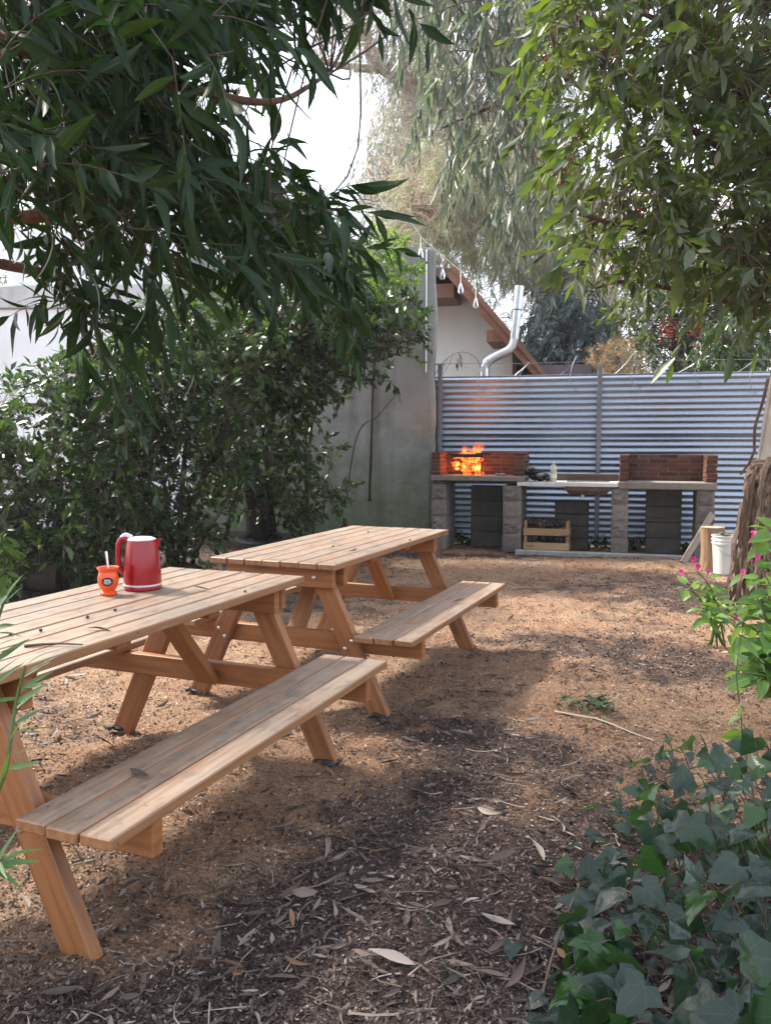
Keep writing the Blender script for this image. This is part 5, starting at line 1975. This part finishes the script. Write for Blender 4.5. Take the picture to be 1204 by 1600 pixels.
TF = [lance(.09, 2, .2, .2, .1, .4), lance(.1, 2, .2, -.2, .1, .4)]
b_ = at(960, 689, 24); b_.z = 0
far_tree('eucalyptus_tree', 'tall hazy gum tree with a bare forked limb rising far behind the house', b_,
         [([b_, at(940, 400, 24), at(850, 230, 24), at(700, 160, 24), at(600, 105, 24), at(565, 50, 24), at(540, -40, 24)], .34, .15),
          ([at(600, 108, 24), at(560, 106, 24), at(520, 100, 23.8), at(500, 96, 23.6)], .13, .06),
          ([at(700, 160, 24), at(680, 60, 24.5), at(690, -40, 25)], .16, .08),
          ([at(850, 230, 24), at(700, 270, 24), at(570, 320, 24)], .05, .02),
          ([at(850, 230, 24), at(800, 170, 24.5), at(780, 100, 25)], .12, .05)],
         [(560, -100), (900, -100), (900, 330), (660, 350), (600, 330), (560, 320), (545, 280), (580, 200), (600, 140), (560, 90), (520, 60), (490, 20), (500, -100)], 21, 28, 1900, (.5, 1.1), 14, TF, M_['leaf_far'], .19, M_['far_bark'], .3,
         holes=[(580, 160, 30, 50, .8), (600, 250, 40, 40, .3)], ang=55, droop=.3, grav=.7, nrm=1.0)
b_ = at(875, 689, 19); b_.z = 0
far_tree('casuarina_tree', 'feathery olive green casuarina standing just behind the house roof', b_,
         [([b_, at(870, 420, 19), at(850, 300, 19), at(830, 210, 19)], .09, .03), ([at(865, 400, 19), at(700, 340, 18.5), at(640, 320, 18)], .07, .03), ([at(868, 410, 19), at(880, 330, 19), at(880, 280, 19)], .07, .03)],
         [(600, 330), (640, 250), (720, 200), (800, 190), (880, 240), (900, 420), (860, 470), (800, 450), (760, 425), (700, 395), (640, 390), (590, 380)], 17, 21, 900, (.3, .6), 40, TN, M_['needle'], .26, M_['far_bark'], .2,
         ang=35, droop=.5, grav=.5, nrm=1.0, bias=(0, 0, .1), spread=.7, twr=.004)
b_ = at(880, 640, 17); b_.z = 0
far_tree('cypress_tree', 'dark blue green tree rising behind the flue pipe', b_,
         [([b_, at(880, 600, 17), at(885, 500, 17), at(890, 430, 17)], .16, .05)],
         [(800, 600), (815, 500), (850, 430), (910, 430), (950, 470), (960, 540), (965, 600)], 16, 18.5, 420, (.25, .5), 26, TN + TS, M_['leaf_blue'], .13, M_['bark'], .2,
         ang=60, droop=.5, grav=.7, nrm=1.0)
b_ = at(1060, 640, 15.5); b_.z = 0
far_tree('leafy_tree', 'loose pale green tree standing behind the fence beyond the ochre bush', b_,
         [([b_, at(1060, 600, 15.5), at(1050, 500, 15.5), at(1040, 400, 15.5)], .12, .04)],
         [(950, 620), (960, 520), (960, 400), (1250, 380), (1300, 600), (1250, 640)], 14, 17, 420, (.3, .6), 16, TB, M_['leaf_bright'], .13, M_['bark'], .2,
         holes=[(1020, 555, 25, 25, .8), (1060, 470, 40, 40, .6)], ang=60, droop=.3, grav=.4, nrm=1.0)
b_ = at(962, 640, 13.6); b_.z = 0
far_tree('ochre_bush', 'pale ochre feathery bush showing just above the metal fence', b_,
         [([b_, at(962, 600, 13.6), at(965, 560, 13.6)], .03, .01)],
         [(918, 600), (925, 560), (945, 535), (985, 530), (1005, 555), (1010, 600)], 13.2, 14, 120, (.12, .25), 24, TN, M_['leaf_ochre'], .10, M_['twig'], .03, bias=(0, 0, .5), ang=60, droop=.2, grav=.2, nrm=1.0, twr=.002)
b_ = at(1135, 640, 12.0); b_.z = 0
far_tree('glossy_bush', 'dark glossy bush growing over the metal fence beside the peeling trunk', b_,
         [([b_, at(1135, 600, 12.0), at(1130, 540, 12.0)], .05, .02)],
         [(1080, 600), (1090, 540), (1095, 490), (1180, 470), (1200, 600)], 11.6, 12.6, 110, (.2, .4), 14, TB, M_['leaf_shrub'], .12, M_['bark'], .03, bias=(-.2, -.3, -.2), ang=60, droop=.4, grav=.5, nrm=.8, twr=.003)
for (bu, poly_, lab) in ((700, [(560, 330), (600, 250), (700, 180), (820, 170), (860, 300), (860, 600), (560, 600)], 'pale hazy gum tree far off, filling the gap above the house roof'),
                        (620, [(560, 345), (565, 230), (590, 150), (640, 70), (710, 60), (710, 345)], 'pale hazy gum tree far off, beside the bright gap of sky'),
                        (960, [(820, 600), (820, 330), (880, 260), (1010, 280), (1060, 420), (1060, 600)], 'pale hazy gum tree far off, above the dark blue green tree'),
                        (1140, [(1010, 600), (1010, 380), (1080, 300), (1260, 300), (1280, 600)], 'pale hazy gum tree far off, behind the crown of the berry tree')):
    b_ = at(bu, 689, 31); b_.z = 0
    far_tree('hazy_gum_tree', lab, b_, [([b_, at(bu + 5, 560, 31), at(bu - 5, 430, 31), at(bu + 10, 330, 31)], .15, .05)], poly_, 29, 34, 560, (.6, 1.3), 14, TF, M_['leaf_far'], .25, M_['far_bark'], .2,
             ang=55, droop=.3, grav=.6, nrm=1.0, grp='hazy gum trees far off')
# trees beyond the walls that fill the gaps low down
b_ = at(500, 640, 17); b_.z = 0
far_tree('leafy_tree', 'loose green tree behind the concrete wall, half covered by the dark acacia', b_,
         [([b_, at(500, 500, 17), at(490, 400, 17), at(470, 280, 17)], .14, .04)],
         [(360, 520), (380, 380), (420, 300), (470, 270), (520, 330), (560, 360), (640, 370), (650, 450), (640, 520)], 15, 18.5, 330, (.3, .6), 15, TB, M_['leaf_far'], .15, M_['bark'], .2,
         ang=60, droop=.3, grav=.4, nrm=1.0)
b_ = at(150, 640, 18); b_.z = 0
far_tree('leafy_tree', 'loose green tree behind the white building', b_,
         [([b_, at(150, 500, 18), at(160, 300, 18), at(170, 100, 18)], .2, .06)],
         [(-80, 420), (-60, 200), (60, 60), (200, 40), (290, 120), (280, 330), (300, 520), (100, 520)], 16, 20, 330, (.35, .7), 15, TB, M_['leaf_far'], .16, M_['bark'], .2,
         holes=[(60, 250, 50, 50, .7), (220, 110, 30, 30, .8)], ang=60, droop=.3, grav=.4, nrm=1.0)

# ================================================================== SHRUBS ALONG THE WALL
def shrub(label, base_px, stems, poly, Y0, Y1, ns, m, size=.075, holes=(), tw='twig', nl=16, name='evergreen_shrub', Lr=(.16, .32), grp='evergreen shrubs along the wall', bias=(.1, -.2, .25), bark='bark', tpl=None):
    b = onz(*base_px)
    rt = empty(name, (b.x, b.y, 0), label, 'shrub', grp)
    sk = []
    for (pts, r0, r1) in stems:
        P_ = [onz(pts[0][0], pts[0][1])] + [at(u, v, y_) for (u, v, y_) in pts[1:]]
        P_[0].z = -.05
        sk.append(limb(rt, 'stem', P_, r0, r1, M_[bark], 8, 6))
    pts = sample_region(poly, ns, Y0, Y1, holes)
    foliage(rt, pts, rdir(len(pts), bias, .6), rng.uniform(*Lr, len(pts)), nl, tpl or TS, M_[m], 0, M_[tw], np.concatenate(sk), ang=60, droop=.25, grav=.15, size=size, sv=.3, nrm=.8, twr=.0024)
    return rt


shrub('dense dark evergreen shrub beside the white building, reaching the table end', (90, 905),
      [([(90, 905), (95, 800, 7.9), (90, 700, 8.0), (80, 600, 8.2)], .04, .012), ([(120, 905), (150, 800, 7.6), (185, 690, 7.6), (200, 600, 7.7)], .03, .01), ([(70, 905), (40, 800, 7.8), (15, 720, 7.8), (0, 640, 7.9)], .028, .01),
       ([(110, 905), (130, 780, 7.9), (150, 640, 8.2), (160, 520, 8.6)], .04, .012)],
      [(-80, 880), (-80, 665), (0, 615), (60, 605), (105, 560), (210, 520), (240, 640), (240, 780), (220, 880), (120, 905), (20, 880)], 6.9, 8.6, 950, 'leaf_shrub', .078, nl=17, holes=[(40, 660, 60, 40, .5)])
shrub('many stemmed evergreen shrub behind the red kettle', (285, 880),
      [([(280, 880), (282, 800, 8.1), (290, 700, 8.2), (300, 580, 8.4), (296, 470, 8.6)], .035, .012), ([(285, 880), (300, 790, 8.1), (340, 700, 8.2), (372, 610, 8.3), (385, 520, 8.5)], .035, .012),
       ([(275, 880), (262, 800, 8.1), (250, 690, 8.2), (240, 560, 8.3)], .028, .01), ([(295, 880), (325, 830, 8.0), (350, 790, 8.0), (365, 740, 8.0)], .018, .008), ([(270, 880), (255, 830, 8.0), (215, 740, 7.9), (200, 640, 8.0)], .022, .008)],
      [(190, 850), (180, 640), (200, 500), (260, 470), (360, 450), (420, 480), (410, 620), (390, 720), (350, 780), (330, 850), (260, 870)], 7.4, 9.0, 820, 'leaf_shrub', .075, holes=[(310, 760, 30, 50, .5)], nl=16)
shrub('evergreen shrub with a thick black trunk, between the kettle shrub and the bare wall', (410, 838),
      [([(405, 842), (400, 780, 9.3), (385, 700, 9.3), (370, 600, 9.4), (380, 500, 9.5)], .16, .05), ([(428, 842), (420, 760, 9.2), (425, 650, 9.2), (440, 540, 9.2)], .06, .02), ([(350, 850), (370, 770, 8.9), (420, 690, 8.9)], .03, .012)],
      [(330, 760), (350, 560), (380, 440), (480, 420), (560, 440), (600, 500), (560, 560), (500, 600), (470, 680), (450, 780), (400, 800)], 8.6, 9.8, 700, 'leaf_shrub', .074, holes=[(500, 680, 40, 70, .8), (410, 740, 30, 60, .6)], bark='bark')
shrub('slender evergreen sapling standing against the bare concrete wall', (478, 835),
      [([(478, 838), (480, 760, 9.6), (476, 660, 9.7), (484, 560, 9.8), (500, 470, 9.9)], .035, .012), ([(500, 835), (510, 760, 9.6), (520, 700, 9.5)], .012, .006), ([(478, 838), (492, 640, 9.6), (560, 570, 9.5), (640, 530, 9.6)], .02, .008),
       ([(470, 836), (450, 760, 9.4), (440, 690, 9.4)], .014, .006), ([(535, 832), (555, 690, 9.5), (590, 650, 9.4), (620, 615, 9.4)], .008, .004)],
      [(420, 820), (430, 700), (470, 640), (470, 540), (500, 470), (600, 450), (650, 470), (660, 520), (620, 580), (560, 600), (520, 620), (530, 720), (540, 800), (480, 830)], 9.0, 10.2, 430, 'leaf_shrub', .072, holes=[(520, 690, 40, 70, .75), (600, 560, 40, 30, .3)], nl=14, Lr=(.14, .28))
shrub('yellow green bush topping the concrete wall near the string of bulbs', (600, 835),
      [([(575, 833), (580, 700, 9.9), (585, 560, 10.0), (600, 460, 10.1), (620, 400, 10.2)], .018, .008)],
      [(470, 500), (470, 430), (540, 385), (600, 365), (635, 370), (650, 410), (640, 480), (600, 520)], 9.4, 10.3, 190, 'leaf_flower', .07, nl=13, Lr=(.12, .25))
# bright plants at the side
for i, (u, v, h_, lab) in enumerate(((10, 935, .62, 'lime green leafy plant beside the dark log'), (-25, 900, .8, 'tall lime green leafy plant at the foot of the dark shrub'), (40, 850, .55, 'low lime green plant behind the dark log'))):
    b = onz(u, v)
    rt = empty('lime_plant', (b.x, b.y, 0), lab, 'plant', 'lime green plants')
    st_ = []
    for k_ in range(7):
        a = random.uniform(0, 6.28); r_ = random.uniform(.08, .3)
        st_.append(limb(rt, 'stem', [(b.x + random.uniform(-.05, .05), b.y, -.02), (b.x + r_ * .5 * math.cos(a), b.y + r_ * .5 * math.sin(a), h_ * .55), (b.x + r_ * math.cos(a), b.y + r_ * math.sin(a), h_ * random.uniform(.7, 1))], .006, .003, M_['leaf_wilt'], 5, 4)[-8:])
    sp_ = np.concatenate(st_)
    foliage(rt, sp_, rdir(len(sp_), (0, -.2, .4), .7), np.full(len(sp_), .10), 4, TB, M_['leaf_lime'], 0, M_['leaf_wilt'], None, ang=60, droop=.4, grav=.3, size=.10, nrm=.6, twr=.002)

for (u, v, off, lab) in ((718, 850, .62, 'low dark weed behind the grill with the fire'), (938, 850, .60, 'low dark weed under the rusty basin by the fence post'), (997, 858, .62, 'small green weed beside the slotted block stack'), (1076, 858, .62, 'small green weed behind the last block pillar')):
    c = Mg @ Vector((gs(u, v, off), off, 0))
    rt = empty('weed', (c.x, c.y, 0), lab, 'weed', 'weeds at the foot of the metal fence')
    n = 14
    st_ = c[:] + np.stack([rng.uniform(-.16, .16, n), rng.uniform(-.04, .04, n), np.full(n, .0)], -1)
    foliage(rt, st_, rdir(n, (0, -.1, 1), .5), rng.uniform(.1, .26, n), 9, TS, M_['leaf_shrub'], 0, M_['twig'], None, ang=60, droop=.3, grav=.2, size=.07, nrm=.7, twr=.002)

# dark log and tyre on the soil
q = onz(45, 930)
lg = empty('dark_log', (q.x, q.y + .12, 0), 'short blackened log lying on the soil under the shrubs', 'log')
MB().tube([(-.20, 0, .15), (-.1, .02, .15), (.05, .03, .14), (.20, .05, .13)], [.13, .14, .135, .12], 14, wob=.06).build('bark', M_['bark'], lg, smooth=True)
MB().lathe([(.12, 0), (.06, .004), (0, .005)], 14, cap0=False, cap1=False).build('cut_face', M_['soil'], lg, Matrix.Translation((-.201, 0, .15)) @ Matrix.Rotation(-math.pi / 2, 4, 'Y'))
q = onz(405, 862)
ty_ = empty('old_tyre', (q.x, q.y + .3, .06), 'old black tyre half sunk in the soil behind the bare table', 'tyre')
mb = MB(); nseg = 40
Vv = []; Ff = []
prof = [(.24, -.07), (.30, -.09), (.345, -.07), (.35, 0), (.345, .07), (.30, .09), (.24, .07), (.255, 0)]
for k_ in range(nseg):
    a = 2 * math.pi * k_ / nseg
    for (r_, z_) in prof: Vv.append((r_ * math.cos(a), r_ * math.sin(a), z_))
for k_ in range(nseg):
    for j in range(8):
        Ff.append((k_ * 8 + j, ((k_ + 1) % nseg) * 8 + j, ((k_ + 1) % nseg) * 8 + (j + 1) % 8, k_ * 8 + (j + 1) % 8))
mb.add(Vv, Ff); mb.build('tread', M_['rubber'], ty_, Matrix.Rotation(R(6), 4, 'X'), smooth=True)

# ================================================================== PLANTS AROUND THE VIEW
OV_ = [lance(.30, 4, .25, .05, .25, .35), lance(.26, 4, .4, -.05, .3, .35), lance(.33, 4, .15, .0, .2, .38)]


def flower_plant(b, label, tips, size, nleaf):
    rt = empty('flowering_plant', b, label, 'plant', 'pink flowered plants')
    Lv = Leaves()
    for (u, v, y_) in tips:
        tip = at(u, v, y_)
        mid_ = Vector(b).lerp(tip, .55) + Vector((random.uniform(-.05, .05), 0, .08))
        c = limb(rt, 'stem', [Vector(b) + Vector((random.uniform(-.06, .06), random.uniform(-.06, .06), 0)), mid_, tip], .007, .0035, M_['leaf_sprig'], 6, 6, 0)
        n_ = nleaf
        ii = rng.integers(int(len(c) * .35), len(c), n_)
        P_ = c[ii]
        a = rng.uniform(0, 6.28, n_)
        D_ = np.stack([np.cos(a), np.sin(a) - .2, rng.normal(.0, .3, n_)], -1)
        N_ = np.stack([rng.normal(0, .35, n_), rng.normal(-.25, .35, n_), np.ones(n_)], -1)
        P_ = P_ + D_ * .03
        Lv.add(P_, D_, N_, size * np.exp(rng.normal(0, .25, n_)), rng.integers(0, 3, n_))
    Lv.build(rt, OV_, M_['leaf_flower'], 290, crown='crown')
    return rt


petal_me = None


def blossom(rt, u, v, y_, s=.022):
    c = at(u, v, y_)
    Vv = [(0, 0, -.6)]; Ff = []
    n_ = 10
    for k_ in range(n_):
        a = 2 * math.pi * k_ / n_
        r_ = 1.0 if k_ % 2 == 0 else .72
        Vv.append((r_ * math.cos(a), r_ * math.sin(a), .12 if k_ % 2 else .02))
    for k_ in range(n_): Ff.append((0, 1 + k_, 1 + (k_ + 1) % n_))
    f = MB().add(Vv, Ff).build('blossom', M_['petal'], rt, Matrix.Translation(c - rt.location) @ Matrix.Rotation(random.uniform(.5, 1.3), 4, 'X') @ Matrix.Rotation(random.uniform(-.5, .5), 4, 'Z') @ Matrix.Diagonal((s, s, s, 1)))
    MB().tube([c - rt.location, c - rt.location + Vector((0, .03, -.05))], .003, 5).build('flower_tube', M_['petal'], rt)


b1 = onz(1120, 1010); 
fa = flower_plant((b1.x, b1.y, 0), 'loose bright green plant with pink blossoms in front of the white bucket',
                  [(1088, 892, 5.2), (1075, 920, 5.1), (1100, 915, 5.2), (1120, 940, 5.3), (1130, 955, 5.2), (1095, 950, 5.0), (1110, 965, 5.0)], .085, 13)
for (u, v) in ((1083, 873), (1064, 893), (1106, 893), (1090, 885)): blossom(fa, u, v, 5.1, .020)
b2 = onz(1290, 1150)
fb = flower_plant((b2.x, b2.y, 0), 'bushy bright green plant with few pink blossoms, rising above the ivy beside the peeling trunk',
                  [(1190, 830, 4.0), (1165, 880, 4.0), (1180, 930, 3.8), (1130, 955, 3.8), (1140, 985, 3.7), (1160, 1000, 3.7), (1180, 980, 3.6), (1195, 900, 3.8), (1200, 1010, 3.5), (1165, 1050, 3.4), (1185, 960, 3.7), (1230, 900, 3.8), (1225, 1000, 3.5), (1190, 1070, 3.4), (1150, 1010, 3.6), (1200, 850, 4.0), (1205, 815, 4.0), (1195, 940, 3.9), (1180, 1030, 3.5)], .105, 17)
for (u, v) in ((1176, 832), (1160, 893), (1150, 960), (1183, 870)): blossom(fb, u, v, 3.8, .015)

# ---- ivy
IV = [ivyleaf(i) for i in range(6)]
ib = onz(1180, 1480)
iv = empty('ivy_plant', (ib.x + .2, ib.y, 0), 'mound of dark glossy ivy spilling onto the mulch', 'ivy')
polyI = [(880, 1590), (880, 1480), (900, 1390), (960, 1290), (985, 1200), (1040, 1150), (1110, 1140), (1260, 1150), (1330, 1300), (1330, 1700), (960, 1720)]
Lv = Leaves()
u = []; v = []
cand = sample_region(polyI, 1400, 2.0, 2.0)
uu, vv, _ = project(cand)
# mound: leaves lie on a heap whose height grows away from the open yard
P_ = []
for a, b in zip(uu, vv):
    g0 = onz(a, b)
    edge_ = max(0.0, min(1.0, (a - 870 - max(0, (1250 - b)) * .35) / 220.0))
    h_ = .03 + .30 * edge_ ** .8 * random.uniform(.35, 1.0)
    q = onz(a, b, h_)
    P_.append((q.x, q.y, q.z))
P_ = np.array(P_)
P_ = P_[np.linalg.norm(P_ - np.array([0, 0, CH]), axis=1) > 1.75]
# thin out so that leaves lie over one another like tiles
keep = []
for i in range(len(P_)):
    if all((P_[i, 0] - P_[j, 0]) ** 2 + (P_[i, 1] - P_[j, 1]) ** 2 > .044 ** 2 for j in keep): keep.append(i)
P_ = P_[keep][:235]
n = len(P_)
D_ = np.stack([rng.normal(-.4, .75, n), rng.normal(-.35, .7, n), rng.normal(-.4, .45, n)], -1)
N_ = np.stack([rng.normal(-.2, .65, n), rng.normal(-.3, .6, n), np.full(n, .75)], -1)
uu, vv, _ = project(P_)
S_ = .066 * np.exp(rng.normal(0, .36, n)) * np.clip(.72 + (vv - 1150) / 900, .75, 1.1)
S_ = np.minimum(S_, .078)
Lv.add(P_, D_, N_, S_ * 1.15, rng.integers(0, 6, n))
Lv.build(iv, IV, M_['ivy'], 300, crown='crown')
# under-storey of smaller leaves, stems
Lv = Leaves()
n = 420
jj = rng.integers(0, len(P_), n)
Q_ = P_[jj] + rng.normal(0, .05, (n, 3)); Q_[:, 2] = np.maximum(.01, P_[jj][:, 2] * rng.uniform(.2, .75, n))
Lv.add(Q_, np.stack([rng.normal(-.4, .7, n), rng.normal(-.4, .7, n), rng.normal(-.3, .4, n)], -1), np.stack([rng.normal(0, .5, n), rng.normal(0, .5, n), np.ones(n)], -1), .045 * np.exp(rng.normal(0, .25, n)), rng.integers(0, 6, n))
Lv.build(iv, IV, M_['ivy'], 0, crown='under_leaves')
ib_ = np.array(iv.location)
A_ = P_ - np.array([0, 0, 0]); B_ = P_ + np.stack([rng.uniform(.03, .12, len(P_)), rng.uniform(.02, .1, len(P_)), -P_[:, 2] * rng.uniform(.5, .95, len(P_))], -1)
t = np.linspace(0, 1, 5)[None, :, None]
PP = A_[:, None] * (1 - t) + B_[:, None] * t
PP[..., 2] += .02 * np.sin(np.pi * t[..., 0])
o = link('leaf_stalks', np_mesh('leaf_stalks', *[(x if i == 0 else [x]) for i, x in enumerate(tubes(PP - ib_, np.full(len(P_), .0017), np.full(len(P_), .0022), 4))], M_['twig'], True), iv); o['kind'] = 'stuff'
for (a, b, c) in (((905, 1440, .02), (1000, 1390, .06), (1130, 1330, .12)), ((960, 1500, .02), (1010, 1420, .10), (1060, 1330, .14)), ((845, 1560, .02), (870, 1470, .04), (905, 1380, .08)), ((1000, 1230, .03), (1080, 1200, .10), (1170, 1180, .16)), ((900, 1365, .03), (1000, 1400, .08), (1100, 1440, .12)), ((1030, 1480, .08), (1120, 1400, .16), (1200, 1350, .2))):
    c_ = curve([onz(*a), onz(*b), onz(*c)], 8)
    MB().tube([p_ - iv.location for p_ in c_], [.004 - .002 * i / len(c_) for i in range(len(c_))], 6).build('runner', M_['twig'], iv, smooth=True)
# straggling ivy leaves out on the mulch, part of the same plant
mes = [np_mesh('leaf', t['V'], t['F'], M_['ivy'], True, t['U']) for t in IV]
for (u, v, s_, a) in ((845, 1575, .055, 3.5), (800, 1490, .05, 4.4), (832, 1370, .04, .4), (763, 1440, .032, 1.5), (700, 1530, .03, 2.0), (905, 1330, .045, 3.0), (885, 1470, .05, 3.6)):
    q = onz(u, v)
    link('leaf', random.choice(mes), iv, Matrix.Translation((q.x - iv.location.x, q.y - iv.location.y, .03)) @ Matrix.Rotation(a, 4, 'Z') @ Matrix.Rotation(.25, 4, 'Y') @ Matrix.Diagonal((s_, s_, s_, 1)))

# ---- thin vine that climbs from the ivy
cv = empty('climbing_sprig', tuple(onz(1160, 1190)), 'thin upright sprig with small green leaves rising out of the ivy', 'plant')
c_ = [at(1160, 1180, 2.95), at(1157, 1120, 2.95), at(1150, 1050, 2.9), at(1160, 980, 2.9)]
pts = limb(cv, 'stem', c_, .003, .0015, M_['leaf_sprig'], 5, 6, 0)
Lv = Leaves(); n = 9
ii = np.linspace(3, len(pts) - 1, n).astype(int)
a = rng.uniform(0, 6.28, n)
Lv.add(pts[ii], np.stack([np.cos(a), np.sin(a), rng.uniform(-.9, -.2, n)], -1), rng.normal(size=(n, 3)) + np.array([0, -.6, .6]), rng.uniform(.05, .085, n), rng.integers(0, 3, n))
Lv.build(cv, OV_, M_['leaf_flower'], 50)

# ---- narrow leaved sapling at the camera's side of the table
sb2 = onz(-40, 1560); sb2 = Vector((-.78, 1.45, 0))
sp_ = empty('narrow_leaf_sapling', (sb2.x, sb2.y, 0), 'young sapling with narrow green blades in front of the kettle table', 'sapling')
Lv = Leaves()
for pts in ([sb2, at(-20, 1330, 1.42), at(10, 1200, 1.40), at(25, 1100, 1.42), at(40, 1040, 1.42)], [sb2, at(-30, 1200, 1.5), at(-20, 1080, 1.5), at(-5, 980, 1.52), at(10, 930, 1.52)], [sb2, at(-40, 1420, 1.4), at(-15, 1360, 1.38), at(5, 1340, 1.36)]):
    c_ = limb(sp_, 'stem', pts, .0055, .0025, M_['leaf_sprig'], 6, 8, 0)
    n = 13
    ii = np.linspace(len(c_) * .45, len(c_) - 1, n).astype(int)
    a = rng.uniform(0, 6.28, n)
    D_ = np.stack([np.abs(np.cos(a)) * .6 + .15, np.sin(a) * .5, rng.uniform(-.1, .9, n)], -1)
    Lv.add(c_[ii], D_, np.stack([rng.normal(-.5, .5, n), rng.normal(-.6, .4, n), np.full(n, .6)], -1), rng.uniform(.05, .088, n), rng.integers(0, 4, n))
Lv.build(sp_, [lance(.075, 5, .15, .06, .3, .4), lance(.07, 5, .05, -.08, .3, .35), lance(.08, 5, .35, .05, .25, .4), lance(.065, 5, .1, .14, .3, .4)], M_['leaf_sprig'], 100)

# ---- wilted green sprigs on the mulch
for (u, v, a0, lab) in ((905, 1105, 1.2, 'wilted green sprig dropped on the mulch at the end of the pale stick'), (940, 1112, .2, 'flattened wilted green sprig beside the end of the pale stick')):
    q = onz(u, v)
    rt = empty('green_sprig', (q.x, q.y, 0), lab, 'sprig')
    Lv = Leaves(); n = 22
    P_ = np.stack([q.x + rng.normal(0, .045, n), q.y + rng.normal(0, .06, n), rng.uniform(.015, .06, n)], -1)
    a = rng.uniform(0, 6.28, n)
    Lv.add(P_, np.stack([np.cos(a), np.sin(a), rng.normal(0, .25, n)], -1), np.stack([rng.normal(0, .5, n), rng.normal(0, .5, n), np.ones(n)], -1), rng.uniform(.04, .075, n), rng.integers(0, 3, n))
    Lv.build(rt, OV_, M_['leaf_wilt'], 30)
    MB().tube([(-.07, -.03, .02), (0, 0, .03), (.07, .05, .02)], .003, 5).build('stem', M_['leaf_wilt'], rt)

# ---- the air
MB().box(-460, 460, -330, 460, -1.2, 26).build('haze', None)
hz = bpy.data.objects['haze']
hk = NT('haze_air')
hk.n.remove(hk.b)
pv = hk.node('ShaderNodeVolumePrincipled')
pv.inputs['Color'].default_value = (.86, .92, 1.0, 1)
pv.inputs['Density'].default_value = .0010
pv.inputs['Anisotropy'].default_value = .25
hk.l(pv.outputs[0], hk.out.inputs['Volume'])
hz.data.materials.clear(); hz.data.materials.append(hk.m)
hz['kind'] = 'stuff'
